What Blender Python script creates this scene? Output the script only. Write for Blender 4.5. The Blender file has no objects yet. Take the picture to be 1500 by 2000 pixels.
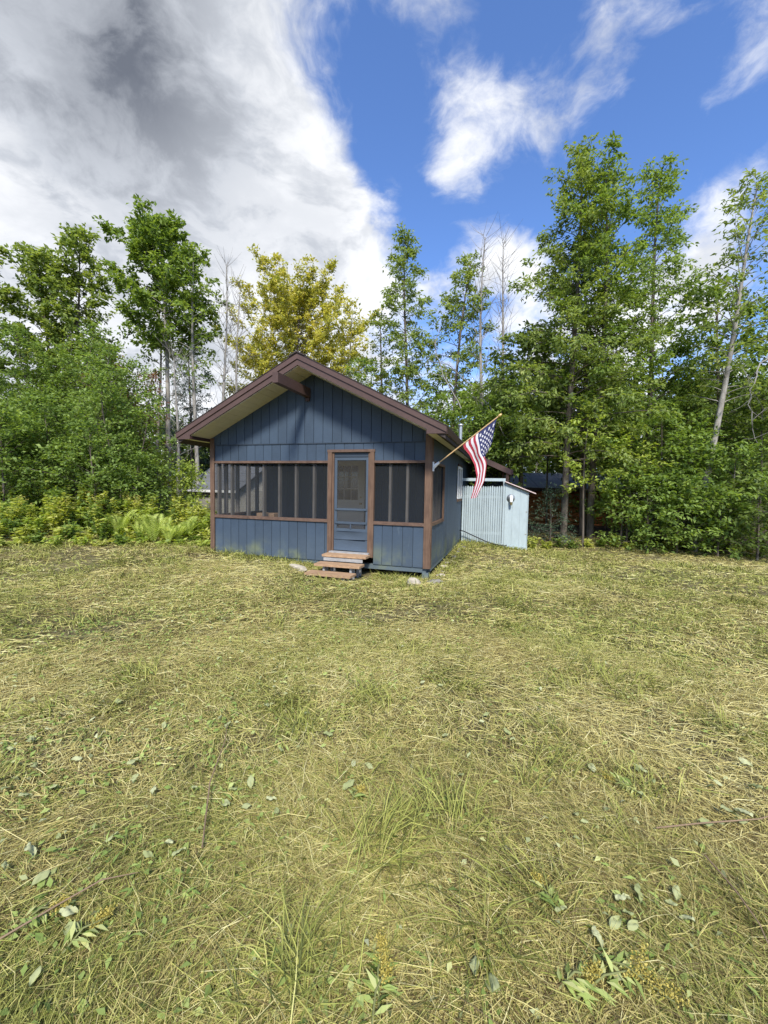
import bpy, math, random
import numpy as np
from mathutils import Vector, Matrix, Euler
random.seed(7)
RNG = np.random.default_rng(7)
scene = bpy.context.scene
COL = scene.collection

# ------------------------------------------------------------------ camera
PITCH, ROLL, FPX = math.radians(3.229), math.radians(1.038), 799.66
EYE = Vector((0, 0, 1.6))
_f = Vector((0, math.cos(PITCH), -math.sin(PITCH)))
_u = Vector((0, math.sin(PITCH), math.cos(PITCH)))
_r = Vector((1, 0, 0))
CR = _r * math.cos(ROLL) + _u * math.sin(ROLL)
CU = _u * math.cos(ROLL) - _r * math.sin(ROLL)
cd = bpy.data.cameras.new('camera')
cam = bpy.data.objects.new('camera', cd)
COL.objects.link(cam)
cd.sensor_fit = 'VERTICAL'
cd.sensor_height = 36.0
cd.lens = FPX / 2000 * 36.0
cd.clip_start = 0.05
cd.clip_end = 2000
M = Matrix.Identity(4)
for i, v in enumerate((CR, CU, -_f)):
    for j in range(3):
        M[j][i] = v[j]
cam.matrix_world = Matrix.Translation(EYE) @ M
scene.camera = cam

def at(px, py, Y):
    """surveying helper: the world point at depth Y seen at photo pixel (px, py)"""
    d = CR * ((px - 750) / FPX) + CU * ((1000 - py) / FPX) + _f
    return EYE + d * (Y / d.y)

# ------------------------------------------------------------------ light
SUN_EL = 46.0
S = Vector((0.03, -1.0, math.tan(math.radians(SUN_EL)))).normalized()
sl = bpy.data.lights.new('sun', 'SUN')
sl.energy = 3.6
sl.angle = math.radians(10.0)
sl.color = (1.0, 0.955, 0.88)
sun = bpy.data.objects.new('sun', sl)
COL.objects.link(sun)
sun.rotation_euler = S.to_track_quat('Z', 'Y').to_euler()
sun.location = (0, -20, 30)

scene.view_settings.view_transform = 'Standard'
scene.view_settings.look = 'None'
scene.view_settings.gamma = 1.0
scene.view_settings.exposure = 0.78
scene.view_settings.use_curve_mapping = False
scene.cycles.max_bounces = 6
scene.cycles.diffuse_bounces = 3
scene.cycles.glossy_bounces = 2
scene.cycles.transmission_bounces = 4
scene.cycles.transparent_max_bounces = 12
scene.cycles.caustics_reflective = False
scene.cycles.caustics_refractive = False
scene.cycles.use_adaptive_sampling = False

# ------------------------------------------------------------------ node helpers
class NT:
    def __init__(s, tree):
        s.t = tree
    def n(s, typ, **kw):
        nd = s.t.nodes.new(typ)
        for k, v in kw.items():
            setattr(nd, k, v)
        return nd
    def l(s, a, b):
        s.t.links.new(a, b)
    def _in(s, sock, v):
        if v is None:
            return
        if hasattr(v, 'is_output'):
            s.l(v, sock)
        else:
            sock.default_value = v
    def math(s, op, a, b=None, c=None, clamp=False):
        nd = s.n('ShaderNodeMath', operation=op, use_clamp=clamp)
        s._in(nd.inputs[0], a); s._in(nd.inputs[1], b)
        if c is not None: s._in(nd.inputs[2], c)
        return nd.outputs[0]
    def vm(s, op, a, b=None):
        nd = s.n('ShaderNodeVectorMath', operation=op)
        s._in(nd.inputs[0], a); s._in(nd.inputs[1], b)
        return nd.outputs['Value'] if op in ('DOT_PRODUCT', 'LENGTH', 'DISTANCE') else nd.outputs[0]
    def noise(s, vec, scale, detail=4, rough=.55, dist=0):
        nd = s.n('ShaderNodeTexNoise')
        s._in(nd.inputs['Vector'], vec)
        nd.inputs['Scale'].default_value = scale
        nd.inputs['Detail'].default_value = detail
        nd.inputs['Roughness'].default_value = rough
        nd.inputs['Distortion'].default_value = dist
        return nd.outputs['Fac']
    def ramp(s, fac, stops):
        nd = s.n('ShaderNodeValToRGB')
        el = nd.color_ramp.elements
        while len(el) < len(stops):
            el.new(0.5)
        for e, (p, c) in zip(el, stops):
            e.position = p
            e.color = (*c, 1) if len(c) == 3 else c
        s._in(nd.inputs[0], fac)
        return nd.outputs[0]
    def mix(s, fac, a, b, blend='MIX'):
        nd = s.n('ShaderNodeMix', data_type='RGBA', blend_type=blend)
        s._in(nd.inputs[0], fac)
        for i, v in ((6, a), (7, b)):
            if isinstance(v, tuple) and len(v) == 3:
                v = (*v, 1)
            s._in(nd.inputs[i], v)
        return nd.outputs[2]
    def sstep(s, v, a, b):
        nd = s.n('ShaderNodeMapRange', interpolation_type='SMOOTHSTEP')
        s._in(nd.inputs[0], v)
        nd.inputs[1].default_value = a
        nd.inputs[2].default_value = b
        return nd.outputs[0]

# ------------------------------------------------------------------ world: clear sky with broken cloud
world = bpy.data.worlds.new('World')
scene.world = world
world.use_nodes = True
wt = world.node_tree
wt.nodes.clear()
W = NT(wt)
tc = W.n('ShaderNodeTexCoord')
D = W.vm('NORMALIZE', tc.outputs['Generated'])
sky = W.n('ShaderNodeTexSky', sky_type='NISHITA', sun_disc=False)
sky.sun_elevation = math.radians(SUN_EL)
sky.sun_rotation = math.radians(180)
sky.altitude = 300
sky.air_density = 1.0
sky.dust_density = 0.6
sky.ozone_density = 3.0
sepd = W.n('ShaderNodeSeparateXYZ')
W.l(D, sepd.inputs[0])
zc = W.math('ADD', W.math('MAXIMUM', sepd.outputs[2], 0.0), 0.35)
comb = W.n('ShaderNodeCombineXYZ')
W.l(W.math('DIVIDE', sepd.outputs[0], zc), comb.inputs[0])
W.l(W.math('DIVIDE', sepd.outputs[1], zc), comb.inputs[1])
PV = comb.outputs[0]
warp = W.n('ShaderNodeTexNoise')
W.l(PV, warp.inputs['Vector'])
warp.inputs['Scale'].default_value = 3.0
warp.inputs['Detail'].default_value = 4
PW = W.vm('ADD', PV, W.vm('MULTIPLY', W.vm('SUBTRACT', warp.outputs['Color'], (.5, .5, .5)), (.22, .22, .22)))
n1 = W.noise(PW, 2.6, 10, .60, .15)
n2 = W.noise(W.vm('ADD', PW, (7.3, 2.1, 0)), 7.5, 9, .62, .1)
base = W.math('ADD', W.math('MULTIPLY', n1, .95), W.math('SUBTRACT', W.math('MULTIPLY', n2, .70), .20))
def skydir(px, py):
    d = CR * ((px - 750) / FPX) + CU * ((1000 - py) / FPX) + _f
    return d.normalized()
cov = None
# cloud banks in the sky: centre direction, angular radius (deg), weight
BANKS = [(60, 250, 22, .32), (300, 100, 14, .26), (420, 400, 14, .30), (650, 420, 7, .24), (660, 530, 9, .32), (200, 520, 18, .26), (540, 60, 5, .12),
         (870, 340, 4.5, .22), (930, 260, 5, .24), (1010, 200, 5, .20), (1100, 160, 5, .16), (1210, 125, 5, .14), (1060, 290, 3, .14),
         (810, 20, 6, .24), (1400, 20, 9, .28), (1420, 130, 4, .12), (960, 500, 5, .30), (1040, 530, 5, .30), (1410, 480, 4.5, .30), (1390, 350, 3, .16), (1250, 620, 7, .3),
         (760, 220, 7, -.28), (670, 110, 7, -.16), (1190, 330, 9, -.25), (810, 450, 5, -.25), (1330, 220, 8, -.16), (1000, 50, 5, -.12), (960, 410, 5, -.2)]
for px, py, rad, w in BANKS:
    c = skydir(px, py)
    dt = W.vm('DOT_PRODUCT', D, tuple(c))
    g = W.math('POWER', math.e, W.math('MULTIPLY', W.math('SUBTRACT', dt, 1.0), 1.0 / (1 - math.cos(math.radians(rad)))))
    g = W.math('MULTIPLY', g, w)
    cov = g if cov is None else W.math('ADD', cov, g)
lowc = W.math('MULTIPLY', W.sstep(sepd.outputs[2], .46, .16), .26)   # cloud closes up toward the horizon
dens = W.math('ADD', W.math('ADD', base, cov), lowc)
cl = W.sstep(dens, .66, 1.0)
# thick cloud reads grey from below, thin cloud and rims white
dk = W.math('ADD', W.math('MULTIPLY', W.sstep(dens, 1.05, 1.45), .20), W.math('MULTIPLY', W.sstep(W.noise(PW, 4.6, 10, .62, .15), .44, .60), .24))
cdark = skydir(170, -10)
gd = W.math('POWER', math.e, W.math('MULTIPLY', W.math('SUBTRACT', W.vm('DOT_PRODUCT', D, tuple(cdark)), 1.0), 1.0 / (1 - math.cos(math.radians(11)))))
dk = W.math('ADD', dk, W.math('MULTIPLY', W.math('MULTIPLY', gd, W.math('ADD', n1, .35)), .80), clamp=True)
ccol = W.ramp(dk, [(0, (4.25, 4.3, 4.4)), (.4, (2.55, 2.68, 2.9)), (1, (.70, .77, .92))])
skyc = W.mix(1.0, sky.outputs[0], (.66, .80, 1.04), 'MULTIPLY')
wcol = W.mix(W.math('MULTIPLY', cl, .97), skyc, ccol)
bg = W.n('ShaderNodeBackground')
bg.inputs[1].default_value = 0.15
W.l(wcol, bg.inputs[0])
wo = W.n('ShaderNodeOutputWorld')
W.l(bg.outputs[0], wo.inputs[0])

# ------------------------------------------------------------------ materials
def new_mat(name):
    m = bpy.data.materials.new(name)
    m.use_nodes = True
    m.node_tree.nodes.clear()
    t = NT(m.node_tree)
    out = t.n('ShaderNodeOutputMaterial')
    return m, t, out

def principled(t, out, color, rough=.7, bump=None, bump_s=.3, bump_d=.01, metal=0, spec=.3):
    p = t.n('ShaderNodeBsdfPrincipled')
    if isinstance(color, tuple):
        color = (*color, 1)
    t._in(p.inputs['Base Color'], color)
    t._in(p.inputs['Roughness'], rough)
    p.inputs['Metallic'].default_value = metal
    p.inputs['Specular IOR Level'].default_value = spec
    if bump is not None:
        b = t.n('ShaderNodeBump')
        b.inputs['Strength'].default_value = bump_s
        b.inputs['Distance'].default_value = bump_d
        t.l(bump, b.inputs['Height'])
        t.l(b.outputs[0], p.inputs['Normal'])
    t.l(p.outputs[0], out.inputs[0])
    return p

def pos(t):
    return t.n('ShaderNodeNewGeometry').outputs['Position']
def stretch(t, v, sx, sy, sz):
    return t.vm('MULTIPLY', v, (sx, sy, sz))
def objrand(t):
    return t.n('ShaderNodeObjectInfo').outputs['Random']

def mat_paint(name, c, vary=.25, grain=(14, 14, 160), rough=.6, mildew=False, weather=.0, wcol=(.3, .26, .22)):
    m, t, out = new_mat(name)
    p = pos(t)
    g = t.noise(stretch(t, p, *grain), 1.0, 5, .6)
    big = t.noise(p, 1.6, 4, .6)
    k = t.math('ADD', t.math('MULTIPLY', g, .5), t.math('MULTIPLY', big, .5))
    k = t.math('ADD', k, t.math('MULTIPLY', t.math('SUBTRACT', objrand(t), .5), .20))
    lo = tuple(x * (1 - vary) for x in c); hi = tuple(min(1, x * (1 + vary)) for x in c)
    col = t.ramp(k, [(.3, lo), (.7, hi)])
    if weather:
        wn = t.sstep(t.noise(stretch(t, p, 9, 9, 2.0), 1.0, 6, .65), .62 - weather * .2, .75)
        col = t.mix(t.math('MULTIPLY', wn, .55), col, wcol)
    if mildew:
        sp = t.n('ShaderNodeSeparateXYZ'); t.l(p, sp.inputs[0])
        low = t.sstep(sp.outputs[2], .62, .12)
        nn = t.sstep(t.noise(p, 1.3, 4, .6), .46, .68)
        col = t.mix(t.math('MULTIPLY', t.math('MULTIPLY', low, nn), .75), col, (.20, .22, .085))
        dust = t.math('MULTIPLY', t.sstep(sp.outputs[2], .9, .2), t.noise(p, 3.0, 5, .6))
        col = t.mix(t.math('MULTIPLY', dust, .3), col, (.16, .19, .2))
    principled(t, out, col, rough, g, .35, .004)
    return m

def mat_wood(name, lo, hi, rough=.75, along='x'):
    m, t, out = new_mat(name)
    p = pos(t)
    sc = {'x': (3, 40, 40), 'z': (40, 40, 3), 'y': (40, 3, 40)}[along]
    g = t.noise(stretch(t, p, *sc), 1.0, 6, .62, .5)
    b = t.noise(p, 4.0, 4, .6)
    k = t.math('ADD', t.math('MULTIPLY', g, .65), t.math('MULTIPLY', b, .35))
    col = t.ramp(k, [(.3, lo), (.68, hi)])
    principled(t, out, col, rough, g, .4, .004)
    return m

def mat_plain(name, c, rough=.6, metal=0, vary=.15, scale=6):
    m, t, out = new_mat(name)
    n = t.noise(pos(t), scale, 5, .6)
    lo = tuple(x * (1 - vary) for x in c); hi = tuple(min(1, x * (1 + vary)) for x in c)
    principled(t, out, t.ramp(n, [(.3, lo), (.7, hi)]), rough, n, .15, .004, metal)
    return m

def mat_leaf(name, stops, trans=.46, rough=.55, patch=.35, pscale=.9, spec=.3):
    """leaf colour from a per-leaf random number plus slow clumps of older and younger foliage"""
    m, t, out = new_mat(name)
    a = t.n('ShaderNodeAttribute', attribute_name='rnd').outputs['Fac']
    n = t.noise(pos(t), pscale, 3, .5)
    k = t.math('ADD', t.math('MULTIPLY', a, 1 - patch), t.math('MULTIPLY', n, patch))
    col = t.ramp(k, stops)
    p = t.n('ShaderNodeBsdfPrincipled')
    t.l(col, p.inputs['Base Color'])
    p.inputs['Roughness'].default_value = rough
    p.inputs['Specular IOR Level'].default_value = spec
    tr = t.n('ShaderNodeBsdfTranslucent')
    t.l(t.mix(1.0, col, (1.25, 1.25, .55), 'MULTIPLY'), tr.inputs[0])
    mx = t.n('ShaderNodeMixShader')
    mx.inputs[0].default_value = trans
    t.l(p.outputs[0], mx.inputs[1]); t.l(tr.outputs[0], mx.inputs[2])
    t.l(mx.outputs[0], out.inputs[0])
    return m

def mat_screen(name, opacity=.42, c=(.045, .05, .055)):
    m, t, out = new_mat(name)
    tr = t.n('ShaderNodeBsdfTransparent')
    d = t.n('ShaderNodeBsdfDiffuse'); d.inputs[0].default_value = (*c, 1)
    mx = t.n('ShaderNodeMixShader')
    n = t.noise(stretch(t, pos(t), 1.5, 1.5, .4), 2.0, 3, .5)
    t.l(t.math('ADD', t.math('MULTIPLY', n, .16), opacity - .08), mx.inputs[0])
    t.l(tr.outputs[0], mx.inputs[1]); t.l(d.outputs[0], mx.inputs[2]); t.l(mx.outputs[0], out.inputs[0])
    return m

def mat_glass(name, tint=(.02, .022, .025)):
    m, t, out = new_mat(name)
    principled(t, out, tint, .06, None, spec=.6)
    return m

MT = {}
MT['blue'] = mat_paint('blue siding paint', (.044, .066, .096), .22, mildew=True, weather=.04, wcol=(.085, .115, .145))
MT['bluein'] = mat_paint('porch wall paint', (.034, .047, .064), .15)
MT['beam'] = mat_paint('faded blue beam', (.085, .115, .135), .25, mildew=True)
MT['trim'] = mat_wood('brown stained trim', (.066, .037, .025), (.175, .108, .070), along='z')
MT['trimx'] = mat_wood('brown stained rail', (.062, .036, .027), (.165, .105, .074), along='x')
MT['maroon'] = mat_paint('maroon fascia paint', (.086, .052, .043), .20, (20, 20, 20), .5)
MT['gutter'] = mat_paint('dark brown drip edge', (.045, .024, .022), .15, (20, 20, 20), .45)
MT['soffit'] = mat_paint('tan soffit', (.56, .52, .40), .12, (12, 60, 12), .65)
MT['shingle'] = mat_plain('brown asphalt shingle', (.05, .04, .036), .9, 0, .4, 40)
MT['stud'] = mat_wood('weathered grey stud', (.085, .075, .066), (.20, .18, .155), along='z')
MT['floor'] = mat_wood('porch floor board', (.10, .08, .06), (.20, .16, .12), along='y')
MT['screen'] = mat_screen('insect screen', .36)
MT['screen2'] = mat_screen('door screen', .30, (.10, .095, .085))
MT['door'] = mat_paint('off-white door', (.55, .53, .45), .08)
MT['glass'] = mat_glass('dark pane')
MT['white'] = mat_plain('white vinyl', (.78, .78, .75), .45, 0, .05)
MT['bluedoor'] = mat_paint('blue screen door paint', (.058, .080, .108), .22)
MT['tread'] = mat_wood('orange step board', (.20, .12, .068), (.50, .33, .19), along='x')
MT['greywood'] = mat_wood('grey weathered wood', (.20, .20, .195), (.38, .375, .36), along='x')
MT['aqua'] = mat_paint('pale blue paint', (.355, .42, .43), .14, (18, 18, 5), .6, weather=.05, wcol=(.30, .37, .36))
MT['pink'] = mat_plain('pale pink roof edge', (.62, .48, .45), .6, 0, .15)
MT['black'] = mat_plain('black rubber', (.012, .012, .014), .45)
MT['galv'] = mat_plain('galvanised steel', (.42, .45, .46), .4, .7, .2, 12)
MT['brass'] = mat_plain('brass fitting', (.30, .24, .11), .35, .7)
MT['pole'] = mat_wood('varnished pole', (.42, .26, .12), (.60, .42, .22), .45, 'x')
MT['gold'] = mat_plain('gilt finial', (.62, .42, .16), .35, .3)
MT['stone'] = mat_plain('pale field stone', (.42, .37, .28), .9, 0, .3, 9)
MT['greystone'] = mat_plain('grey field stone', (.24, .22, .18), .9, 0, .35, 9)
MT['greyroof'] = mat_paint('grey roll roofing', (.12, .125, .135), .25, (5, 5, 30), .85)
MT['paleboard'] = mat_paint('bleached board', (.42, .40, .34), .3, (10, 10, 30), .85, weather=.3)
MT['log'] = mat_wood('orange stained log', (.24, .08, .024), (.48, .18, .058), along='x')
MT['metalroof'] = mat_paint('weathered metal roof', (.11, .105, .105), .3, (5, 5, 5), .7)
MT['soil'] = None

def mat_cloth(name, c):
    m, t, out = new_mat(name)
    p = t.n('ShaderNodeBsdfPrincipled'); p.inputs['Base Color'].default_value = (*c, 1); p.inputs['Roughness'].default_value = .75
    tr = t.n('ShaderNodeBsdfTranslucent'); tr.inputs[0].default_value = (*c, 1)
    mx = t.n('ShaderNodeMixShader'); mx.inputs[0].default_value = .25
    t.l(p.outputs[0], mx.inputs[1]); t.l(tr.outputs[0], mx.inputs[2]); t.l(mx.outputs[0], out.inputs[0])
    return m
MT['fred'] = mat_cloth('flag red', (.42, .035, .055))
MT['fwhite'] = mat_cloth('flag white', (.76, .74, .74))
MT['fblue'] = mat_cloth('flag blue', (.022, .028, .11))

# foliage
LG = 2.15
def lf(stops, k=1.0, warm=1.06):
    return [(p, (min(.6, c[0] * LG * k * warm), min(.6, c[1] * LG * k), c[2] * LG * k * 1.25)) for p, c in stops]
MT['maple'] = mat_leaf('maple foliage', lf([(.15, (.036, .062, .012)), (.45, (.078, .122, .020)), (.72, (.130, .180, .030)), (.95, (.20, .22, .045))]))
MT['ash'] = mat_leaf('ash foliage', lf([(.15, (.046, .072, .017)), (.45, (.098, .138, .028)), (.75, (.150, .188, .040)), (.95, (.21, .215, .055))]))
MT['bushleaf'] = mat_leaf('shrub foliage', lf([(.15, (.034, .058, .012)), (.45, (.080, .125, .022)), (.75, (.130, .185, .036)), (.95, (.21, .25, .06))]))
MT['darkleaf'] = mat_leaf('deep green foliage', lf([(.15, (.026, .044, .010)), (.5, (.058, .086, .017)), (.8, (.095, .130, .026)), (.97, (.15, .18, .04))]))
MT['yellowleaf'] = mat_leaf('yellowing foliage', [(.15, (.25, .29, .06)), (.42, (.48, .47, .11)), (.70, (.64, .57, .15)), (.95, (.68, .54, .18))], patch=.3)
MT['redleaf'] = mat_leaf('reddening foliage', [(.2, (.14, .14, .04)), (.55, (.26, .13, .07)), (.9, (.36, .09, .09))])
MT['limeleaf'] = mat_leaf('bright green foliage', lf([(.15, (.095, .14, .022)), (.5, (.17, .225, .035)), (.9, (.25, .29, .06))]))
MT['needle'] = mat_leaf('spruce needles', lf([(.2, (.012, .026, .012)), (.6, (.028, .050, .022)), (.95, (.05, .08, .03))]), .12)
MT['fern'] = mat_leaf('fern frond', lf([(.15, (.13, .18, .03)), (.5, (.21, .27, .05)), (.9, (.30, .32, .08))], 1.1), .4)
MT['gold_flower'] = mat_leaf('goldenrod flower', [(.2, (.36, .30, .06)), (.8, (.56, .46, .12))], .2)
MT['weed'] = mat_leaf('weed foliage', lf([(.15, (.095, .125, .02)), (.45, (.18, .21, .035)), (.75, (.25, .265, .06)), (.95, (.32, .29, .10))], 1.12))
MT['paleleaf'] = mat_leaf('wilted pale leaf', [(.1, (.24, .27, .11)), (.5, (.35, .37, .18)), (.9, (.46, .47, .27))], .12, .9, .15, spec=.08)
MT['freshleaf'] = mat_leaf('cut green leaf', lf([(.1, (.085, .125, .025)), (.5, (.15, .195, .045)), (.9, (.25, .27, .09))]), .25, .8, .15, spec=.1)
MT['hay'] = None

def mat_bark(name, lo, hi, lich=(.30, .30, .26)):
    m, t, out = new_mat(name)
    p = pos(t)
    g = t.noise(stretch(t, p, 18, 18, 3.5), 1.0, 6, .65, .4)
    col = t.ramp(g, [(.3, lo), (.7, hi)])
    lc = t.sstep(t.noise(p, 3.2, 5, .6), .55, .68)
    col = t.mix(t.math('MULTIPLY', lc, .5), col, lich)
    principled(t, out, col, .9, g, .6, .02)
    return m
MT['bark'] = mat_bark('grey brown bark', (.060, .048, .036), (.17, .14, .11))
MT['palebark'] = mat_bark('pale grey bark', (.16, .145, .125), (.40, .37, .32), (.46, .44, .38))
MT['deadbark'] = mat_bark('bleached dead wood', (.17, .155, .135), (.36, .335, .30), (.40, .38, .34))
MT['stem'] = mat_plain('green stem', (.16, .17, .06), .7)
MT['drystem'] = mat_plain('dry brown stem', (.22, .15, .09), .8)

def mat_hay():
    m, t, out = new_mat('mown grass blade')
    a = t.n('ShaderNodeAttribute', attribute_name='rnd').outputs['Fac']
    g = t.n('ShaderNodeAttribute', attribute_name='tint').outputs['Fac']
    straw = t.ramp(a, [(.03, (.15, .10, .045)), (.27, (.43, .35, .125)), (.6, (.64, .545, .205)), (.97, (.74, .67, .34))])
    green = t.ramp(a, [(.03, (.075, .092, .020)), (.3, (.25, .28, .055)), (.65, (.41, .415, .095)), (.97, (.54, .52, .17))])
    col = t.mix(g, straw, green)
    p = t.n('ShaderNodeBsdfPrincipled')
    t.l(col, p.inputs['Base Color']); p.inputs['Roughness'].default_value = .6; p.inputs['Specular IOR Level'].default_value = .25
    tr = t.n('ShaderNodeBsdfTranslucent'); t.l(col, tr.inputs[0])
    mx = t.n('ShaderNodeMixShader'); mx.inputs[0].default_value = .25
    t.l(p.outputs[0], mx.inputs[1]); t.l(tr.outputs[0], mx.inputs[2]); t.l(mx.outputs[0], out.inputs[0])
    return m
MT['hay'] = mat_hay()

# ------------------------------------------------------------------ object helpers
def link(o, parent=None):
    COL.objects.link(o)
    if parent is not None:
        o.parent = parent
    return o
def tag(o, label=None, cat=None, group=None, kind=None):
    if label: o['label'] = label
    if cat: o['category'] = cat
    if group: o['group'] = group
    if kind: o['kind'] = kind
    return o
def empty(name, loc=(0, 0, 0), rz=0):
    o = bpy.data.objects.new(name, None)
    o.empty_display_size = .2
    o.location = loc
    o.rotation_euler = (0, 0, rz)
    return link(o)
def mesh_obj(name, V, F, mat, parent=None, smooth=False):
    me = bpy.data.meshes.new(name)
    me.from_pydata([tuple(v) for v in V], [], [tuple(int(i) for i in f) for f in F])
    if mat is not None:
        me.materials.append(mat)
    if smooth:
        me.polygons.foreach_set('use_smooth', [True] * len(me.polygons))
    me.update()
    return link(bpy.data.objects.new(name, me), parent)
BOXF = [(0, 3, 2, 1), (4, 5, 6, 7), (0, 1, 5, 4), (1, 2, 6, 5), (2, 3, 7, 6), (3, 0, 4, 7)]
def boxv(x0, x1, y0, y1, z0, z1):
    return [(x0, y0, z0), (x1, y0, z0), (x1, y1, z0), (x0, y1, z0), (x0, y0, z1), (x1, y0, z1), (x1, y1, z1), (x0, y1, z1)]
def box(name, x0, x1, y0, y1, z0, z1, mat, parent=None):
    return mesh_obj(name, boxv(x0, x1, y0, y1, z0, z1), BOXF, mat, parent)
def prism_xz(name, poly, y0, y1, mat, parent=None):
    """polygon in the x-z plane (counter-clockwise seen from -y) pushed from y0 to y1"""
    n = len(poly)
    V = [(x, y0, z) for x, z in poly] + [(x, y1, z) for x, z in poly]
    F = [tuple(range(n)), tuple(range(2 * n - 1, n - 1, -1))] + [((i + 1) % n, i, n + i, n + (i + 1) % n) for i in range(n)]
    return mesh_obj(name, V, F, mat, parent)
def tube(pts, rad, sides=6, cap=True):
    pts = np.asarray(pts, float); k = len(pts)
    rad = np.broadcast_to(np.asarray(rad, float), (k,))
    tg = np.gradient(pts, axis=0); tg /= np.linalg.norm(tg, axis=1, keepdims=True) + 1e-9
    ref = np.where(np.abs(tg[:, 2:3]) > .9, np.array([[1., 0, 0]]), np.array([[0, 0, 1.]]))
    if np.abs(tg[:, 2]).max() > .9 and np.abs(tg[:, 2]).min() < .9:
        ref = np.tile(np.array([[.57, .57, .1]]), (k, 1))
    a = np.cross(tg, ref); a /= np.linalg.norm(a, axis=1, keepdims=True) + 1e-9
    b = np.cross(tg, a)
    th = np.arange(sides) * 2 * math.pi / sides
    V = pts[:, None, :] + rad[:, None, None] * (np.cos(th)[None, :, None] * a[:, None, :] + np.sin(th)[None, :, None] * b[:, None, :])
    V = V.reshape(-1, 3)
    i = np.arange(k - 1)[:, None] * sides; j = np.arange(sides)[None, :]; j2 = (j + 1) % sides
    F = np.stack([i + j, i + j2, i + sides + j2, i + sides + j], -1).reshape(-1, 4)
    return V, F
def raw_mesh(name, V, F, mat, parent=None, attrs=None, smooth=False):
    """fast mesh from arrays; every face has the same number of corners"""
    V = np.asarray(V, np.float32); F = np.asarray(F, np.int32)
    me = bpy.data.meshes.new(name)
    me.vertices.add(len(V)); me.vertices.foreach_set('co', V.ravel())
    k = F.shape[1]
    me.loops.add(F.size); me.loops.foreach_set('vertex_index', F.ravel())
    me.polygons.add(len(F)); me.polygons.foreach_set('loop_start', np.arange(0, F.size, k, dtype=np.int32))
    if smooth:
        me.polygons.foreach_set('use_smooth', np.ones(len(F), bool))
    for an, av in (attrs or {}).items():
        at_ = me.attributes.new(an, 'FLOAT', 'POINT')
        at_.data.foreach_set('value', np.asarray(av, np.float32))
    me.materials.append(mat)
    me.update(calc_edges=True)
    return link(bpy.data.objects.new(name, me), parent)
class Acc:
    def __init__(s): s.V = []; s.F = []; s.n = 0
    def add(s, V, F):
        s.V.append(np.asarray(V)); s.F.append(np.asarray(F) + s.n); s.n += len(V)
    def tube(s, pts, rad, sides=5): s.add(*tube(pts, rad, sides))
    def build(s, name, mat, parent=None, smooth=True):
        return raw_mesh(name, np.concatenate(s.V), np.concatenate(s.F), mat, parent, smooth=smooth)

# ------------------------------------------------------------------ cabin frame (local x along the front, y to the back)
YAW = math.radians(17.093)
CORNER = Vector((0.859, 7.599, 0))
def cab(x, y, z=0.0):
    return Vector((CORNER.x + math.cos(YAW) * x + math.sin(YAW) * y, CORNER.y - math.sin(YAW) * x + math.cos(YAW) * y, z))
def to_cab(X, Y):
    dx = X - CORNER.x; dy = Y - CORNER.y
    return math.cos(YAW) * dx - math.sin(YAW) * dy, math.sin(YAW) * dx + math.cos(YAW) * dy

# ------------------------------------------------------------------ ground
def sst(v, a, b):
    t = np.clip((np.asarray(v, float) - a) / (b - a), 0, 1)
    return t * t * (3 - 2 * t)
_ph = RNG.uniform(0, 6.28, (12, 2)); _dir = RNG.uniform(0, 6.28, 12)
def vnoise(x, y, scale, seed=0):
    """smooth pseudo-noise in about -1..1 from a few rotated sines"""
    v = 0
    for i in range(6):
        a = _dir[(i + seed) % 12] + seed * .7; f = scale * (1 + .37 * i)
        v = v + np.sin((x * math.cos(a) + y * math.sin(a)) * f + _ph[(i + seed) % 12, 0] + 1.7 * np.sin((y * math.cos(a) - x * math.sin(a)) * f * .6 + _ph[i, 1])) / (1 + .3 * i)
    return v / 3.2
def gz(x, y):
    x = np.asarray(x, float); y = np.asarray(y, float)
    h = .15 * sst(x, 0.3, -4.5) * sst(y, 5.0, 8.5)
    h = h - .03 * sst(y, 4, 7) * sst(x, -1.0, .6) - .055 * sst(y, 6.6, 7.5) * sst(y, 10, 8.3) * sst(x, -1.9, -.9) * sst(x, 1.6, .9)
    h = h + .07 * sst(y, 9, 13) * sst(x, 0.5, 2.0) - .16 * sst(x, 2.4, 4.6) * sst(y, 8, 11.5) + .30 * sst(y, 12.0, 14.5) * sst(x, 4, 6)
    h = h - .06 * np.exp(-((x + .83) ** 2 + (y - 7.5) ** 2) / .35)
    h = h + .35 * sst(x, -5.5, -9.5) * sst(y, 6, 12)
    near = sst(np.hypot(x, y), 60, 20)
    return h + near * (.022 * vnoise(x, y, 1.1, 1) + .010 * vnoise(x, y, 3.7, 4))
def axis(lo, hi, fine0, fine1, n):
    a = np.linspace(fine0, fine1, n)
    l = fine0 - np.geomspace(.3, fine0 - lo, 26)[::-1]
    r = fine1 + np.geomspace(.3, hi - fine1, 26)
    return np.concatenate([l, a, r])
gx = axis(-400, 400, -14, 16, 150); gy = axis(-300, 700, -2, 20, 130)
GX, GY = np.meshgrid(gx, gy)
GV = np.stack([GX.ravel(), GY.ravel(), gz(GX, GY).ravel()], 1)
ii = np.arange(len(gy) - 1)[:, None] * len(gx) + np.arange(len(gx) - 1)[None, :]
GF = np.stack([ii, ii + 1, ii + 1 + len(gx), ii + len(gx)], -1).reshape(-1, 4)
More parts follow.
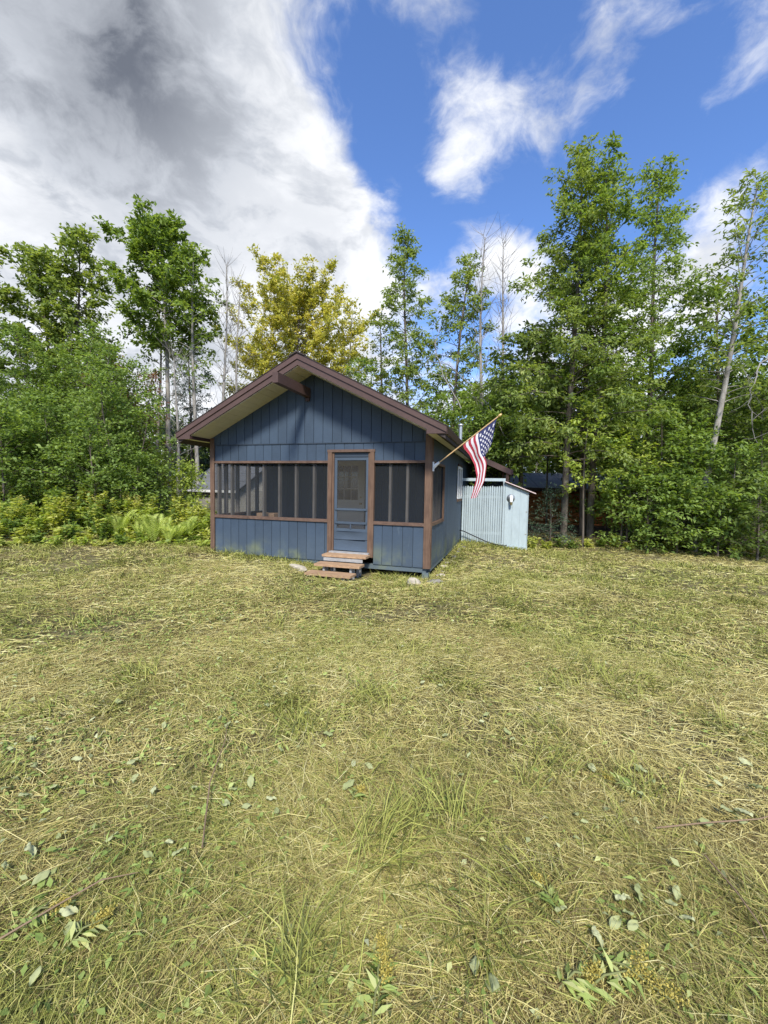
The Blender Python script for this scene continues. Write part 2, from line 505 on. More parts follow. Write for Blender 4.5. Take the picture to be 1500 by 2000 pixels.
def mat_ground():
    m, t, out = new_mat('mown clearing and forest floor')
    p = pos(t)
    n1 = t.noise(p, .9, 5, .6); n2 = t.noise(p, 14, 6, .7)
    k = t.math('ADD', t.math('MULTIPLY', n1, .5), t.math('MULTIPLY', n2, .5))
    lawn = t.ramp(k, [(.32, (.045, .038, .018)), (.48, (.11, .092, .040)), (.62, (.20, .165, .075)), (.72, (.12, .13, .04))])
    litter = t.ramp(k, [(.35, (.030, .022, .013)), (.6, (.085, .060, .034)), (.75, (.14, .10, .06))])
    sp = t.n('ShaderNodeSeparateXYZ'); t.l(p, sp.inputs[0])
    # the wood's leaf litter starts at the edge of the clearing
    d = t.math('ADD', sp.outputs[1], t.math('MULTIPLY', t.noise(p, .5, 3), 2.0))
    edge = t.sstep(d, 13.2, 14.6)
    side = t.sstep(t.math('ABSOLUTE', t.math('ADD', sp.outputs[0], -1.5)), 11.5, 14.0)
    col = t.mix(t.math('MAXIMUM', edge, side), lawn, litter)
    principled(t, out, col, .95, n2, .8, .03)
    return m
g = raw_mesh('ground', GV, GF, mat_ground(), smooth=True)
tag(g, 'mown hay-strewn clearing running into the wooded floor', 'ground', kind='structure')

# ------------------------------------------------------------------ cabin
WID = 4.88; HW = WID / 2
ZB, ZS, ZH, ZL = .13, 2.49, 2.142, .971
APB, APT, SLP, OV, SO = 3.866, 4.077, .503, .614, .347
DL, DR, DT = -2.076, -1.105, 2.357       # door trim outer edges (x) and top
PD = 2.0                                 # porch depth
LEN = 6.0                                # main roof length behind the front
PITCHB = .2033
def zbot(x): return APB - SLP * abs(x + HW)
cabin = empty('cabin', CORNER, -YAW)
tag(cabin, 'small blue gabled cabin with brown trim and a screened front porch', 'cabin')
def cbox(name, x0, x1, y0, y1, z0, z1, m): return box(name, x0, x1, y0, y1, z0, z1, MT[m], cabin)

# grooved front siding: one board after another
edges = [-WID + .09]
while edges[-1] + PITCHB < -.10:
    edges.append(edges[-1] + PITCHB)
edges.append(-.112)
GAP = .005
def cut(x0, x1):
    return x0 + GAP, x1 - GAP
for a, b in zip(edges[:-1], edges[1:]):
    x0, x1 = cut(a, b)
    # knee wall under the screens
    for lo, hi in ((x0, x1),):
        segs = [(lo, hi)]
        if lo < DR and hi > DL:
            segs = [s for s in ((lo, DL - .003), (DR + .003, hi)) if s[1] - s[0] > .02]
        for s0, s1 in segs:
            cbox('siding_board', s0, s1, 0, .014, ZB, ZL - .062, 'blue')
    # band between screen header and the flashing line
    segs = [(x0, x1, ZH + .002)]
    if x0 < DR and x1 > DL:
        segs = [(x0, min(x1, DL - .003), ZH + .002), (max(x0, DL - .003), min(x1, DR + .003), DT + .002), (max(x0, DR + .003), x1, ZH + .002)]
    for s0, s1, z in segs:
        if s1 - s0 > .02:
            cbox('siding_board', s0, s1, 0, .014, z, ZS - .012, 'blue')
gedges = [-WID - .0] + [e - .05 for e in edges[1:-1]] + [0.0]
for a, b in zip(gedges[:-1], gedges[1:]):
    x0, x1 = cut(a, b)
    poly = [(x0, ZS + .008), (x1, ZS + .008), (x1, zbot(x1) - .004)]
    if x0 < -HW < x1: poly.append((-HW, zbot(-HW) - .004))
    poly.append((x0, zbot(x0) - .004))
    prism_xz('gable_board', poly, -.012, .012, MT['blue'], cabin)
# dark backing behind the grooves
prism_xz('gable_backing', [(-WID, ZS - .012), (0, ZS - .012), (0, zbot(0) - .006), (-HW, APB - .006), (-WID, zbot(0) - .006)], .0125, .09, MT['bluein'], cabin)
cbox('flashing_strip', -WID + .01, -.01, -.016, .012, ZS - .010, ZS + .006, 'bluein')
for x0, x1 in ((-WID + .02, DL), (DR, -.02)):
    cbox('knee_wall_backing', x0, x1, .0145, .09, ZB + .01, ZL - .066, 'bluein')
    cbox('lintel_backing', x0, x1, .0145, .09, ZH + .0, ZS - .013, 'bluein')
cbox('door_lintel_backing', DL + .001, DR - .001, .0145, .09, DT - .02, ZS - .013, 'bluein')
# skirt beam, corner blocks
cbox('skirt_beam', -WID + .05, -.06, .02, .12, .035, ZB - .004, 'beam')
box('corner_block', -.13, -.01, .01, .16, -.12, .034, MT['beam'], cabin)
box('corner_block', -WID + .02, -WID + .16, .02, .18, -.10, .034, MT['beam'], cabin)
for x in (-3.4, -.75, -2.3):
    box('foundation_pier', x - .1, x + .1, .5, .7, -.2, .036, MT['greystone'], cabin)
# trim
cbox('corner_post', -.111, .016, -.03, -.0005, ZB - .01, 2.632, 'trim')
cbox('corner_post', .0005, .026, 0, .088, ZB - .01, 2.545, 'trim')
cbox('corner_post', -WID - .016, -WID + .088, -.03, -.0005, ZB - .02, 2.632, 'trim')
cbox('corner_post', -WID - .026, -WID - .0005, 0, .088, ZB - .02, 2.545, 'trim')
for x0, x1 in ((-WID + .089, DL - .001), (DR + .001, -.112)):
    cbox('screen_header', x0, x1, -.024, .03, ZH - .048, ZH, 'trimx')
    cbox('screen_sill', x0, x1, -.028, .05, ZL - .06, ZL, 'trimx')
cbox('door_casing', DL, DL + .085, -.032, .05, .30, DT - .052, 'trim')
cbox('door_casing', DR - .085, DR, -.032, .05, .26, DT - .052, 'trim')
cbox('door_casing', DL - .012, DR + .012, -.034, .05, DT - .05, DT, 'trimx')
cbox('door_jamb', DL + .087, DL + .125, -.006, .09, .33, DT - .053, 'trim')
cbox('door_jamb', DR - .125, DR - .087, -.006, .09, .33, DT - .053, 'trim')
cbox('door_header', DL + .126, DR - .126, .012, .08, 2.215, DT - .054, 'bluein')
# screens and the studs behind them
def screen(x0, x1, z0, z1, y): return mesh_obj('screen_panel', [(x0, y, z0), (x1, y, z0), (x1, y, z1), (x0, y, z1)], [(0, 1, 2, 3)], MT['screen'], cabin)
screen(-WID + .089, DL - .001, ZL, ZH - .048, .034)
screen(DR + .001, -.112, ZL, ZH - .048, .034)
for x in (-4.74, -4.40, -3.99, -3.60, -3.22, -2.83, -2.42, -2.10, -.80, -.46):
    w = .021
    cbox('stud', x - w, x + w, .04, .128, ZL - .055, ZH + .1, 'stud')
# left side of the porch: half wall, studs, open screen
cbox('side_half_wall', -WID, -WID + .09, .10, PD - .002, .05, ZL - .05, 'blue')
cbox('side_sill', -WID - .02, -WID + .11, .10, PD - .002, ZL - .048, ZL, 'trimx')
cbox('side_header', -WID, -WID + .09, .10, PD - .002, ZH - .04, 2.62, 'bluein')
for y in (.42, .83, 1.24, 1.62, 1.95):
    cbox('stud', -WID + .004, -WID + .092, y - .021, y + .021, ZL + .001, ZH - .041, 'stud')
mesh_obj('screen_panel', [(-WID - .003, .10, ZL), (-WID - .003, PD, ZL), (-WID - .003, PD, ZH - .04), (-WID - .003, .10, ZH - .04)], [(0, 1, 2, 3)], MT['screen'], cabin)
# right side wall: grooved boards, side screen, window
SW = 1.50
y = .092
WY0, WY1, WZ0, WZ1 = 3.90, 4.86, 1.36, 2.26
while y < 5.9:
    y1 = y + PITCHB
    def sb(z0, z1, ya=y, yb=y1):
        cbox('siding_board', -.012, .002, ya + .003, yb - .003, z0, z1, 'blue')
    if y1 < SW + .06:
        sb(ZB, ZL - .062); sb(ZH + .002, 2.546)
    elif y < SW + .05:
        sb(ZB, ZL - .062, y, SW + .05); sb(ZH + .002, 2.546, y, SW + .05); sb(ZB, 2.546, SW + .056, y1)
    elif y1 > WY0 and y < WY1:
        sb(ZB, WZ0); sb(WZ1, 2.546)
    else:
        sb(ZB, 2.546)
    y = y1
cbox('side_wall_backing', -.10, -.0125, SW + .05, WY0, ZB + .01, 2.55, 'bluein')
cbox('side_wall_backing', -.10, -.0125, WY1, 8.2, ZB + .01, 2.55, 'bluein')
cbox('side_wall_backing', -.10, -.0125, WY0, WY1, ZB + .01, WZ0, 'bluein')
cbox('side_wall_backing', -.10, -.0125, WY0, WY1, WZ1, 2.55, 'bluein')
cbox('knee_wall_backing', -.09, -.0125, .092, SW + .049, ZB + .01, ZL - .066, 'bluein')
cbox('lintel_backing', -.09, -.0125, .092, SW + .049, ZH, 2.55, 'bluein')
cbox('skirt_beam', -.10, -.012, .17, 6.0, .03, ZB - .004, 'beam')
cbox('screen_header', -.02, .022, .089, SW + .05, ZH - .048, ZH, 'trim')
cbox('screen_sill', -.03, .026, .089, SW + .05, ZL - .06, ZL, 'trim')
cbox('screen_casing', -.02, .022, SW, SW + .05, ZL + .001, ZH - .049, 'trim')
mesh_obj('screen_panel', [(-.02, .09, ZL), (-.02, SW, ZL), (-.02, SW, ZH - .048), (-.02, .09, ZH - .048)], [(0, 1, 2, 3)], MT['screen'], cabin)
for y in (.48, .90, 1.30):
    cbox('stud', -.112, -.026, y - .021, y + .021, ZL - .055, ZH + .1, 'stud')
win = box('window', .003, .03, WY0 + .0, WY1, WZ0 - .075, WZ0 - .001, MT['trim'], cabin)
box('frame', .003, .034, WY0, WY0 + .06, WZ0, WZ1, MT['white'], win)
box('frame', .003, .034, WY1 - .06, WY1, WZ0, WZ1, MT['white'], win)
box('frame', .003, .034, WY0 + .061, WY1 - .061, WZ0, WZ0 + .06, MT['white'], win)
box('frame', .003, .034, WY0 + .061, WY1 - .061, WZ1 - .06, WZ1, MT['white'], win)
box('frame', .003, .030, (WY0 + WY1) / 2 - .03, (WY0 + WY1) / 2 + .03, WZ0 + .061, WZ1 - .061, MT['white'], win)
box('pane', -.01, .012, WY0 + .061, WY1 - .061, WZ0 + .061, WZ1 - .061, MT['glass'], win)
cbox('window_head_casing', .003, .028, WY0, WY1, WZ1 + .001, WZ1 + .07, 'gutter')
# rest of the shell
cbox('rear_wall', -WID, 0, 8.2, 8.3, .05, 2.6, 'blue')
cbox('far_side_wall', -WID, -WID + .09, PD + .001, 8.199, .05, 2.62, 'blue')
# porch interior
cbox('porch_floor', -WID + .02, -.10, .13, PD - .001, .22, .30, 'floor')
ID0, ID1 = -2.93, -2.02
for k, (x0, x1) in enumerate(((-WID + .091, ID0), (ID1, -.101))):
    n = max(1, round((x1 - x0) / PITCHB))
    for i in range(n):
        a = x0 + (x1 - x0) * i / n; b = x0 + (x1 - x0) * (i + 1) / n
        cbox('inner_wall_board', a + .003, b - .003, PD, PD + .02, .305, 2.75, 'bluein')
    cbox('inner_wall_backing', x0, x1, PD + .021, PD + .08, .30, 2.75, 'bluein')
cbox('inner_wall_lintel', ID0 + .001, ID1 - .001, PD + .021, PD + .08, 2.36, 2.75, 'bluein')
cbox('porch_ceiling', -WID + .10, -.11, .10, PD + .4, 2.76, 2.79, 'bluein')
dr = cbox('inner_door', ID0 + .03, ID1 - .03, PD + .02, PD + .065, .31, 2.34, 'door')
lx0, lx1, lz0, lz1 = -2.76, -2.20, 1.30, 2.17
for i in range(3):
    for j in range(3):
        a = lx0 + (lx1 - lx0) * i / 3; b = lx0 + (lx1 - lx0) * (i + 1) / 3
        c = lz0 + (lz1 - lz0) * j / 3; d = lz0 + (lz1 - lz0) * (j + 1) / 3
        box('pane', a + .012, b - .012, PD + .014, PD + .0195, c + .012, d - .012, MT['glass'], dr)
box('door_knob', ID1 - .13, ID1 - .08, PD - .03, PD + .0195, 1.20, 1.25, MT['brass'], dr)
box('deadbolt', ID1 - .125, ID1 - .085, PD - .005, PD + .0195, 1.36, 1.40, MT['brass'], dr)
for x0, x1 in ((ID0, ID0 + .03), (ID1 - .03, ID1)):
    cbox('inner_door_jamb', x0 + .0005, x1 - .0005, PD - .005, PD + .08, .305, 2.36, 'door')
cbox('wall_strip', ID1 + .0, ID1 + .02, PD - .02, PD - .004, .305, 2.3, 'bluein')
# screen door
X0, X1 = DL + .127, DR - .127
sd = mesh_obj('screen_door', boxv(X0, X0 + .055, .02, .052, .36, 2.205), BOXF, MT['bluedoor'], cabin)
sd['label'] = 'blue screen door with two push rails and kick panels'
def dbox(n, x0, x1, z0, z1, y0=.02, y1=.052, m='bluedoor'): return box(n, x0, x1, y0, y1, z0, z1, MT[m], sd)
dbox('stile', X1 - .05, X1, .36, 2.205)
dbox('top_rail', X0 + .056, X1 - .051, 2.15, 2.205)
dbox('push_rail', X0 + .02, X1 - .02, 1.165, 1.205, .004, .019)
dbox('push_rail', X0 + .02, X1 - .02, .895, .940, .004, .019)
dbox('mullion', (X0 + X1) / 2 - .012, (X0 + X1) / 2 + .012, .80, .894, .006, .019)
dbox('lock_rail', X0 + .056, X1 - .051, .745, .80)
# warped kick panels
def warped(name, z0, z1, amp):
    n = 14; V = []; F = []
    for i in range(n + 1):
        s = i / n; x = X0 + .004 + (X1 - X0 - .008) * s
        w = amp * math.sin(math.pi * s * 1.3 + .5); q = .010 * math.sin(math.pi * s)
        for z, yy in ((z0 + w * .6, .008 - q), (z1 + w, .006 - q), ((z0 + z1) / 2, .012 + q * .8)):
            V.append((x, yy, z))
    for i in range(n):
        a = 3 * i
        F += [(a, a + 3, a + 5, a + 2), (a + 2, a + 5, a + 4, a + 1)]
    return mesh_obj(name, V, F, MT['bluedoor'], sd, True)
warped('kick_panel', .36, .565, .008)
warped('kick_panel', .585, .74, -.007)
dbox('kick_backing', X0 + .056, X1 - .051, .36, .744, .03, .045, 'bluein')
mesh_obj('screen', [(X0 + .05, .03, .78), (X1 - .05, .03, .78), (X1 - .05, .03, 2.16), (X0 + .05, .03, 2.16)], [(0, 1, 2, 3)], MT['screen2'], sd)
cbox('threshold', DL + .07, DR - .07, -.10, .06, .315, .345, 'greywood')
# bench and boxes on the porch are things of their own
bench = empty('porch_bench', cab(-3.2, 1.2, .30), -YAW)
tag(bench, 'low plank bench standing inside the screened porch', 'bench')
box('seat', -.75, .75, -.2, .2, .40, .445, MT['stud'], bench)
for x in (-.62, .62):
    box('leg', x - .03, x + .03, -.16, .16, .0, .399, MT['stud'], bench)
bx = empty('wooden_crate', cab(-3.72, .42, .30), -YAW)
tag(bx, 'pale wooden crate on a stand behind the porch screen', 'crate')
box('crate_side', -.22, .22, -.12, -.10, .50, .72, MT['tread'], bx)
box('crate_side', -.22, .22, .10, .12, .50, .72, MT['tread'], bx)
box('crate_side', -.22, -.20, -.0995, .0995, .50, .72, MT['tread'], bx)
box('crate_side', .20, .22, -.0995, .0995, .50, .72, MT['tread'], bx)
box('crate_floor', -.1995, .1995, -.0995, .0995, .48, .50, MT['tread'], bx)
for x in (-.19, .19):
    box('leg', x - .02, x + .02, -.10, .10, 0, .479, MT['stud'], bx)

# roof
roof = prism_xz('roof', [(-HW, APB), (-WID - SO + .012, zbot(SO - .012)), (-WID - SO + .012, zbot(SO - .012) + .16), (-HW, APT - .05), (SO - .012, zbot(SO - .012) + .16), (SO - .012, zbot(SO - .012))][::-1], -OV + .03, LEN, MT['shingle'], cabin)
roof['label'] = 'low gable roof with maroon fascia'
for sgn in (-1, 1):
    def X(d): return -HW + sgn * d
    def zb_(d): return APB - SLP * d
    def zt_(d): return APT - SLP * d
    e = HW + SO; wl = HW + .02
    zbx = 2.548
    dq = (APB - zbx) / SLP
    poly = [(X(0), zb_(0)), (X(wl), zb_(wl)), (X(wl), zbx), (X(e), zbx), (X(e), zt_(e) - .055), (X(0), zt_(0) - .055)]
    if sgn < 0: poly = poly[::-1]
    prism_xz('fascia_board', poly, -OV, -OV + .028, MT['maroon'], roof)
    poly = [(X(0), zt_(0) - .10), (X(e + .012), zt_(e + .012) - .10), (X(e + .012), zt_(e + .012)), (X(0), zt_(0))]
    if sgn < 0: poly = poly[::-1]
    prism_xz('fascia_trim', poly, -OV - .02, -OV - .0005, MT['maroon'], roof)
    # sheathing edge and shingles
    poly = [(X(0), zt_(0) + .0005), (X(e + .02), zt_(e + .02) + .0005), (X(e + .02), zt_(e + .02) + .014), (X(0), zt_(0) + .014)]
    if sgn < 0: poly = poly[::-1]
    prism_xz('shingle_course', poly, -OV - .03, LEN + .02, MT['shingle'], roof)
    # soffit boards under the front overhang
    nb = 17
    for i in range(nb):
        d0 = wl * i / nb + .003; d1 = wl * (i + 1) / nb - .003
        if i == 0: d0 = .0
        poly = [(X(d0), zb_(d0) - .013), (X(d1), zb_(d1) - .013), (X(d1), zb_(d1) - .001), (X(d0), zb_(d0) - .001)]
        if sgn < 0: poly = poly[::-1]
        prism_xz('soffit_board', poly, -OV + .029, -.013, MT['soffit'], roof)
    # boxed eave
    x0, x1 = sorted((X(HW + .028), X(e)))
    box('eave_soffit', x0, x1, -OV + .029, LEN, zbx + .001, zbx + .013, MT['soffit'], roof)
    x0, x1 = sorted((X(HW + .004), X(HW + .024)))
    box('eave_return', x0, x1, -OV + .029, -.031, zbx + .0, zb_(HW + .02) - .016, MT['gutter'], roof)
    x0, x1 = sorted((X(e), X(e + .02)))
    box('eave_fascia', x0, x1, -OV + .029, LEN, zbx - .004, zt_(e + .012) - .004, MT['gutter'], roof)
prism_xz('ridge_cap', [(-HW - .16, APT - .062), (-HW, APT + .012), (-HW + .16, APT - .062), (-HW + .16, APT - .04), (-HW, APT + .036), (-HW - .16, APT - .04)], -OV - .045, LEN + .02, MT['shingle'], roof)
# rear section with the wider eave on one side
def rz(x): return 2.915 - .455 * x
rr = prism_xz('rear_roof', [(-HW, 3.87), (-HW, 4.02), (1.42, rz(1.42)), (1.42, rz(1.42) - .10)][::-1], LEN + .04, 8.4, MT['shingle'], cabin)
prism_xz('fascia_board', [(.30, rz(.30) - .17), (1.43, rz(1.43) - .17), (1.43, rz(1.43) + .01), (.30, rz(.30) + .01)], LEN + .0, LEN + .028, MT['maroon'], rr)
box('gutter', 1.43, 1.47, LEN - .03, 8.4, rz(1.43) - .13, rz(1.43) + .02, MT['gutter'], rr)
box('roof_post', 1.26, 1.35, LEN + .05, LEN + .14, -.2, rz(1.35) - .11, MT['trim'], rr)
box('roof_post', 1.14, 1.20, LEN + .4, LEN + .46, -.2, rz(1.2) - .11, MT['trim'], rr)
box('rear_wall_panel', .0, 1.2, 7.6, 7.7, -.2, 2.3, MT['bluein'], rr)
# vent pipe on the roof
V_, F_ = tube([(-.1, 5.2, 2.6), (-.1, 5.2, 3.56)], .055, 12)
vp = mesh_obj('vent_pipe', V_, F_, MT['galv'], cabin, True)
V_, F_ = tube([(-.1, 5.2, 3.54), (-.1, 5.2, 3.561), (-.1, 5.2, 3.60), (-.1, 5.2, 3.625)], [.06, .085, .085, .02], 12)
mesh_obj('pipe_cap', V_, F_, MT['galv'], vp, True)
# jutting beam under the gable
bm_ = cbox('gable_beam', -2.585, -2.475, -1.22, -.0125, 3.40, 3.575, 'maroon')
bm_['label'] = 'maroon beam jutting out under the gable'
cbox('beam_bracket', -2.575, -2.485, -.05, -.013, 3.33, 3.399, 'gutter')

# ------------------------------------------------------------------ steps
st = empty('wooden_steps', cab(-1.58, 0, 0), -YAW)
tag(st, 'three-tread wooden steps with grey risers below the screen door', 'steps')
hw = .45
for i, (y0, y1, z1) in enumerate(((-.36, -.09, .320), (-.64, -.36, .185), (-.93, -.65, .065))):
    sh = (.0, -.03, -.065)[i]
    o = box('tread', -hw + sh, hw + sh, y0, y1, z1 - .042, z1, MT['tread'], st)
    o.rotation_euler = (0, 0, (.0, .012, -.01)[i])
    for x in (-.27, .27):
        box('support', x + sh - .02, x + sh + .02, y0 + .05, y0 + .09, -.12, z1 - .043, MT['greywood'], st)
        box('support', x + sh - .02, x + sh + .02, y1 - .09, y1 - .05, -.12, z1 - .043, MT['greywood'], st)
box('riser', -.42, .38, -.345, -.32, .20, .268, MT['greywood'], st)
box('side_block', -.42, -.25, -.31, -.12, .19, .268, MT['tread'], st)

# ------------------------------------------------------------------ flag on the corner post
fl = empty('porch_flag', cab(.02, .04, 2.03), -YAW)
tag(fl, 'striped flag with stars hanging limp from an angled wooden pole', 'flag')
def P(h): return np.array([.02 + h, 0, .782 * h])
V_, F_ = tube([P(0), P(.5), P(1.13)], .0115, 8)
mesh_obj('pole', V_, F_, MT['pole'], fl, True)
dv = np.array([1, 0, .782]) / 1.27
V_, F_ = tube([P(1.12), P(1.13) , P(1.15), P(1.17), P(1.185)], [.012, .02, .026, .018, .002], 10)
mesh_obj('finial', V_, F_, MT['gold'], fl, True)
br = box('bracket', .0, .022, -.04, .04, -.085, .085, MT['white'], fl)
V_, F_ = tube([P(0) - dv * .0, P(.06), P(.10)], [.032, .028, .024], 10)
mesh_obj('socket', V_, F_, MT['white'], br, True)
V_, F_ = tube([(.01, 0, -.045), (.07, 0, .005), (.085, 0, .05)], .010, 6)
mesh_obj('brace', V_, F_, MT['white'], br, True)
PXM = 7.33 / 799.66
def pl(px, py):   # outline of the hanging cloth, in the plane of the pole (local x, z)
    return np.array([(px - 845.5) * PXM * 1.045, (912.5 - py) * PXM])
LE = np.array([pl(*p) for p in ((898, 871), (906, 878), (914, 888), (924, 908), (929, 930), (927, 944), (920, 974))])
RE = np.array([pl(*p) for p in ((960, 819), (959, 835), (957, 855), (952, 883), (948, 908), (945, 938), (932, 972))])
WT = np.array([0, .12, .24, .42, .6, .76, 1.0])
NU, NW = 52, 60
def cloth(u, w):
    l = np.array([np.interp(w, WT, LE[:, k]) for k in (0, 1)]); r = np.array([np.interp(w, WT, RE[:, k]) for k in (0, 1)])
    kf = float(sst(w, .30, .62)) * .85
    uf = u * (1 - kf) + (1 - abs(2 * u - 1)) * kf
    q = l * (1 - uf) + r * uf
    h = .54 + .58 * u
    top = P(h)[[0, 2]]
    k = max(0, 1 - w / .10)
    q = q * (1 - k) + top * k
    amp = .010 + .055 * min(1, w * 1.5)
    yy = amp * math.sin(u * 2 * math.pi * 1.35 + .6 + w * .9) * min(1, w * 6) * (1 - .6 * kf) + .02 * math.sin(w * 9 + u * 5) * w + (u - .5) * .14 * kf
    return (q[0] + .02 * math.sin(u * 9 + 4 * w) * w * (1 - w), yy, q[1] - .012 * min(1, w * 20))
V_ = [cloth(i / NU, (j / NW)) for j in range(NW + 1) for i in range(NU + 1)]
F_ = []; MI = []
for j in range(NW):
    for i in range(NU):
        a = j * (NU + 1) + i
        F_.append((a, a + 1, a + NU + 2, a + NU + 1))
        u = (i + .5) / NU; w = (j + .5) / NW
        if u > 6 / 13 and w < .42: MI.append(2)
        else: MI.append(0 if int(u * 13) % 2 == 0 else 1)
fc = mesh_obj('cloth', V_, F_, MT['fred'], fl, True)
fc.data.materials.append(MT['fwhite']); fc.data.materials.append(MT['fblue'])
fc.data.polygons.foreach_set('material_index', MI)
SV = []; SF = []
for r in range(7):
    n = 5 if r % 2 == 0 else 4
    for c in range(n):
        u0 = 6 / 13 + (7 / 13) * (1 - (r + .9) / 8); w0 = .05 + .36 * ((2 * c + 1 + (r % 2)) / 10)
        for side in (-1, 1):
            b0 = len(SV)
            for k in range(10):
                rr_ = (.034 if k % 2 == 0 else .015)
                uu = u0 + rr_ * math.cos(k * math.pi / 5) * 1.15; ww = w0 + rr_ * math.sin(k * math.pi / 5) * .72
                x, y, z = cloth(uu, max(0, ww))
                SV.append((x, y + side * .004, z))
            SF.append(tuple(range(b0, b0 + 10)))
sf = mesh_obj('star_field', SV, SF, MT['fwhite'], fc)
sf['kind'] = 'stuff'

# ------------------------------------------------------------------ picket screen and small shed beside the cabin
FY = 5.0
pf = empty('picket_screen', cab(.02, FY, 0), -YAW)
tag(pf, 'pale blue picket screen standing between cabin wall and small shed', 'fence')
n = 18; fw = 1.17
for i in range(n):
    x = .012 + fw * i / n; w = fw / n * .80
    zt = 1.745 + random.uniform(-.012, .012)
    prism_xz('picket', [(x, .06), (x + w, .06), (x + w, zt - .05), (x + w * .78, zt - .012), (x + w * .5, zt), (x + w * .22, zt - .012), (x, zt - .05)], 0, .02, MT['aqua'], pf)
box('backing_rail', .0, fw, .021, .06, .30, .38, MT['aqua'], pf)
box('backing_rail', .0, fw, .021, .06, 1.38, 1.46, MT['aqua'], pf)
box('backing_panel', .0, fw, .075, .09, .02, 1.60, MT['aqua'], pf)
box('top_rail', .0, 1.245, -.012, .05, 1.885, 1.97, MT['aqua'], pf)
box('post', 1.185, 1.245, -.02, .06, -.1, 1.8845, MT['aqua'], pf)
box('base_board', .0, 1.184, -.025, -.001, -.07, .058, MT['aqua'], pf)
shd = empty('small_shed', cab(1.27, FY - .02, 0), -YAW)
tag(shd, 'narrow pale blue shed with sloping pink-edged roof and a white vent elbow', 'shed')
SWD, SDP = .63, 1.0
bw = [0, .21, .42, SWD]
for a, b in zip(bw[:-1], bw[1:]):
    za = 1.86 - .40 * a - .02; zb2 = 1.86 - .40 * b - .02
    prism_xz('wall_board', [(a + .0015, .0), (b - .0015, .0), (b - .0015, zb2), (a + .0015, za)], 0, .02, MT['aqua'], shd)
box('side_wall', SWD - .02, SWD - .001, .021, SDP, -.1, 1.57, MT['aqua'], shd)
box('side_wall', .0, .018, .021, SDP, -.1, 1.82, MT['aqua'], shd)
box('rear_wall', .019, SWD - .021, SDP - .02, SDP, -.1, 1.56, MT['aqua'], shd)
box('corner_board', SWD, SWD + .02, -.012, .06, -.02, 1.585, MT['aqua'], shd)
for z in (.35, 1.0, 1.5):
    box('hinge', SWD - .05, SWD - .002, -.006, -.0005, z, z + .02, MT['greystone'], shd)
prism_xz('shed_roof', [(-.02, 1.868), (.84, 1.53), (.84, 1.555), (-.02, 1.893)], -.10, SDP + .1, MT['pink'], shd)
prism_xz('roof_deck', [(.0, 1.838), (.74, 1.545), (.74, 1.568), (.0, 1.858)], -.06, SDP + .05, MT['maroon'], shd)
box('base_board', -.02, SWD + .03, -.03, -.001, -.24, -.105, MT['aqua'], shd)
box('base_board', -.02, SWD + .025, -.036, -.0005, -.104, .0, MT['aqua'], shd)
ve = mesh_obj('vent_elbow', *tube([(.16, -.018, 1.40), (.16, -.0005, 1.40)], [.115, .115], 20), MT['galv'], shd, True)
me_ = ve.data
import bmesh
bmm = bmesh.new(); bmm.from_mesh(me_); bmesh.ops.contextual_create(bmm, geom=[e for e in bmm.edges if e.is_boundary and e.verts[0].co.y < -.01 and e.verts[1].co.y < -.01]); bmm.to_mesh(me_); bmm.free()
mesh_obj('elbow_pipe', *tube([(.16, -.018, 1.43), (.162, -.07, 1.43), (.166, -.10, 1.405), (.17, -.11, 1.36), (.172, -.11, 1.29)], .042, 12), MT['white'], ve, True)
mesh_obj('pipe_fitting', *tube([(.172, -.11, 1.292), (.172, -.11, 1.24), (.172, -.11, 1.20)], [.036, .036, .030], 12), MT['brass'], ve, True)

hs = mesh_obj('black_hose', *tube([tuple(cab(*p)) for p in ((-.02, 4.75, .42), (.12, 4.84, .38), (.45, 4.85, .24), (.8, 4.82, .10), (1.1, 4.78, .035), (1.28, 4.76, .02), (1.36, 4.78, .03))], .016, 8), MT['black'], None, True)
tag(hs, 'black hose sagging from the cabin wall along the picket screen', 'hose')

# ------------------------------------------------------------------ stones
def stone(x, y, sx, sy, sz, seed, mat, label, group=None, sink=.3):
    r = np.random.default_rng(seed)
    import bmesh as bmq
    b = bmq.new(); bmq.ops.create_icosphere(b, subdivisions=2, radius=1)
    off = r.normal(0, .16, (5, 3)); fr = r.uniform(.8, 2.2, 5)
    for v in b.verts:
        c = np.array(v.co); k = 1 + sum(.09 * math.sin(fr[i] * 2 * float(c @ off[i]) * 8 + i) for i in range(5))
        c = np.sign(c) * np.abs(c) ** .8
        v.co = Vector((c[0] * sx * k, c[1] * sy * k, c[2] * sz * k))
    me = bpy.data.meshes.new('field_stone'); b.to_mesh(me); b.free(); me.materials.append(MT[mat])
    o = link(bpy.data.objects.new('field_stone', me))
    o.location = (x, y, float(gz(x, y)) + sz * (1 - 2 * sink)); o.rotation_euler = (r.uniform(-.15, .15), r.uniform(-.15, .15), r.uniform(0, 6))
    return tag(o, label, 'stone', group)
stone(.55, 7.02, .125, .10, .085, 1, 'stone', 'pale rounded stone lying in front of the cabin corner post')
stone(-1.62, 7.78, .24, .12, .06, 2, 'stone', 'flat pale stone lying beside the wooden steps')
stone(.92, 7.25, .16, .14, .05, 3, 'greystone', 'half-buried grey stone next to the cabin corner block')
for i in range(11):
    q = cab(.10 + random.uniform(0, .12), .35 + i * .40 + random.uniform(-.1, .1))
    s = random.uniform(.03, .065)
    stone(q.x, q.y, s * 1.3, s, s * .7, 20 + i, random.choice(['stone', 'greystone', 'greystone']), 'small stone edging the foot of the cabin side wall', 'stones along the cabin side wall')

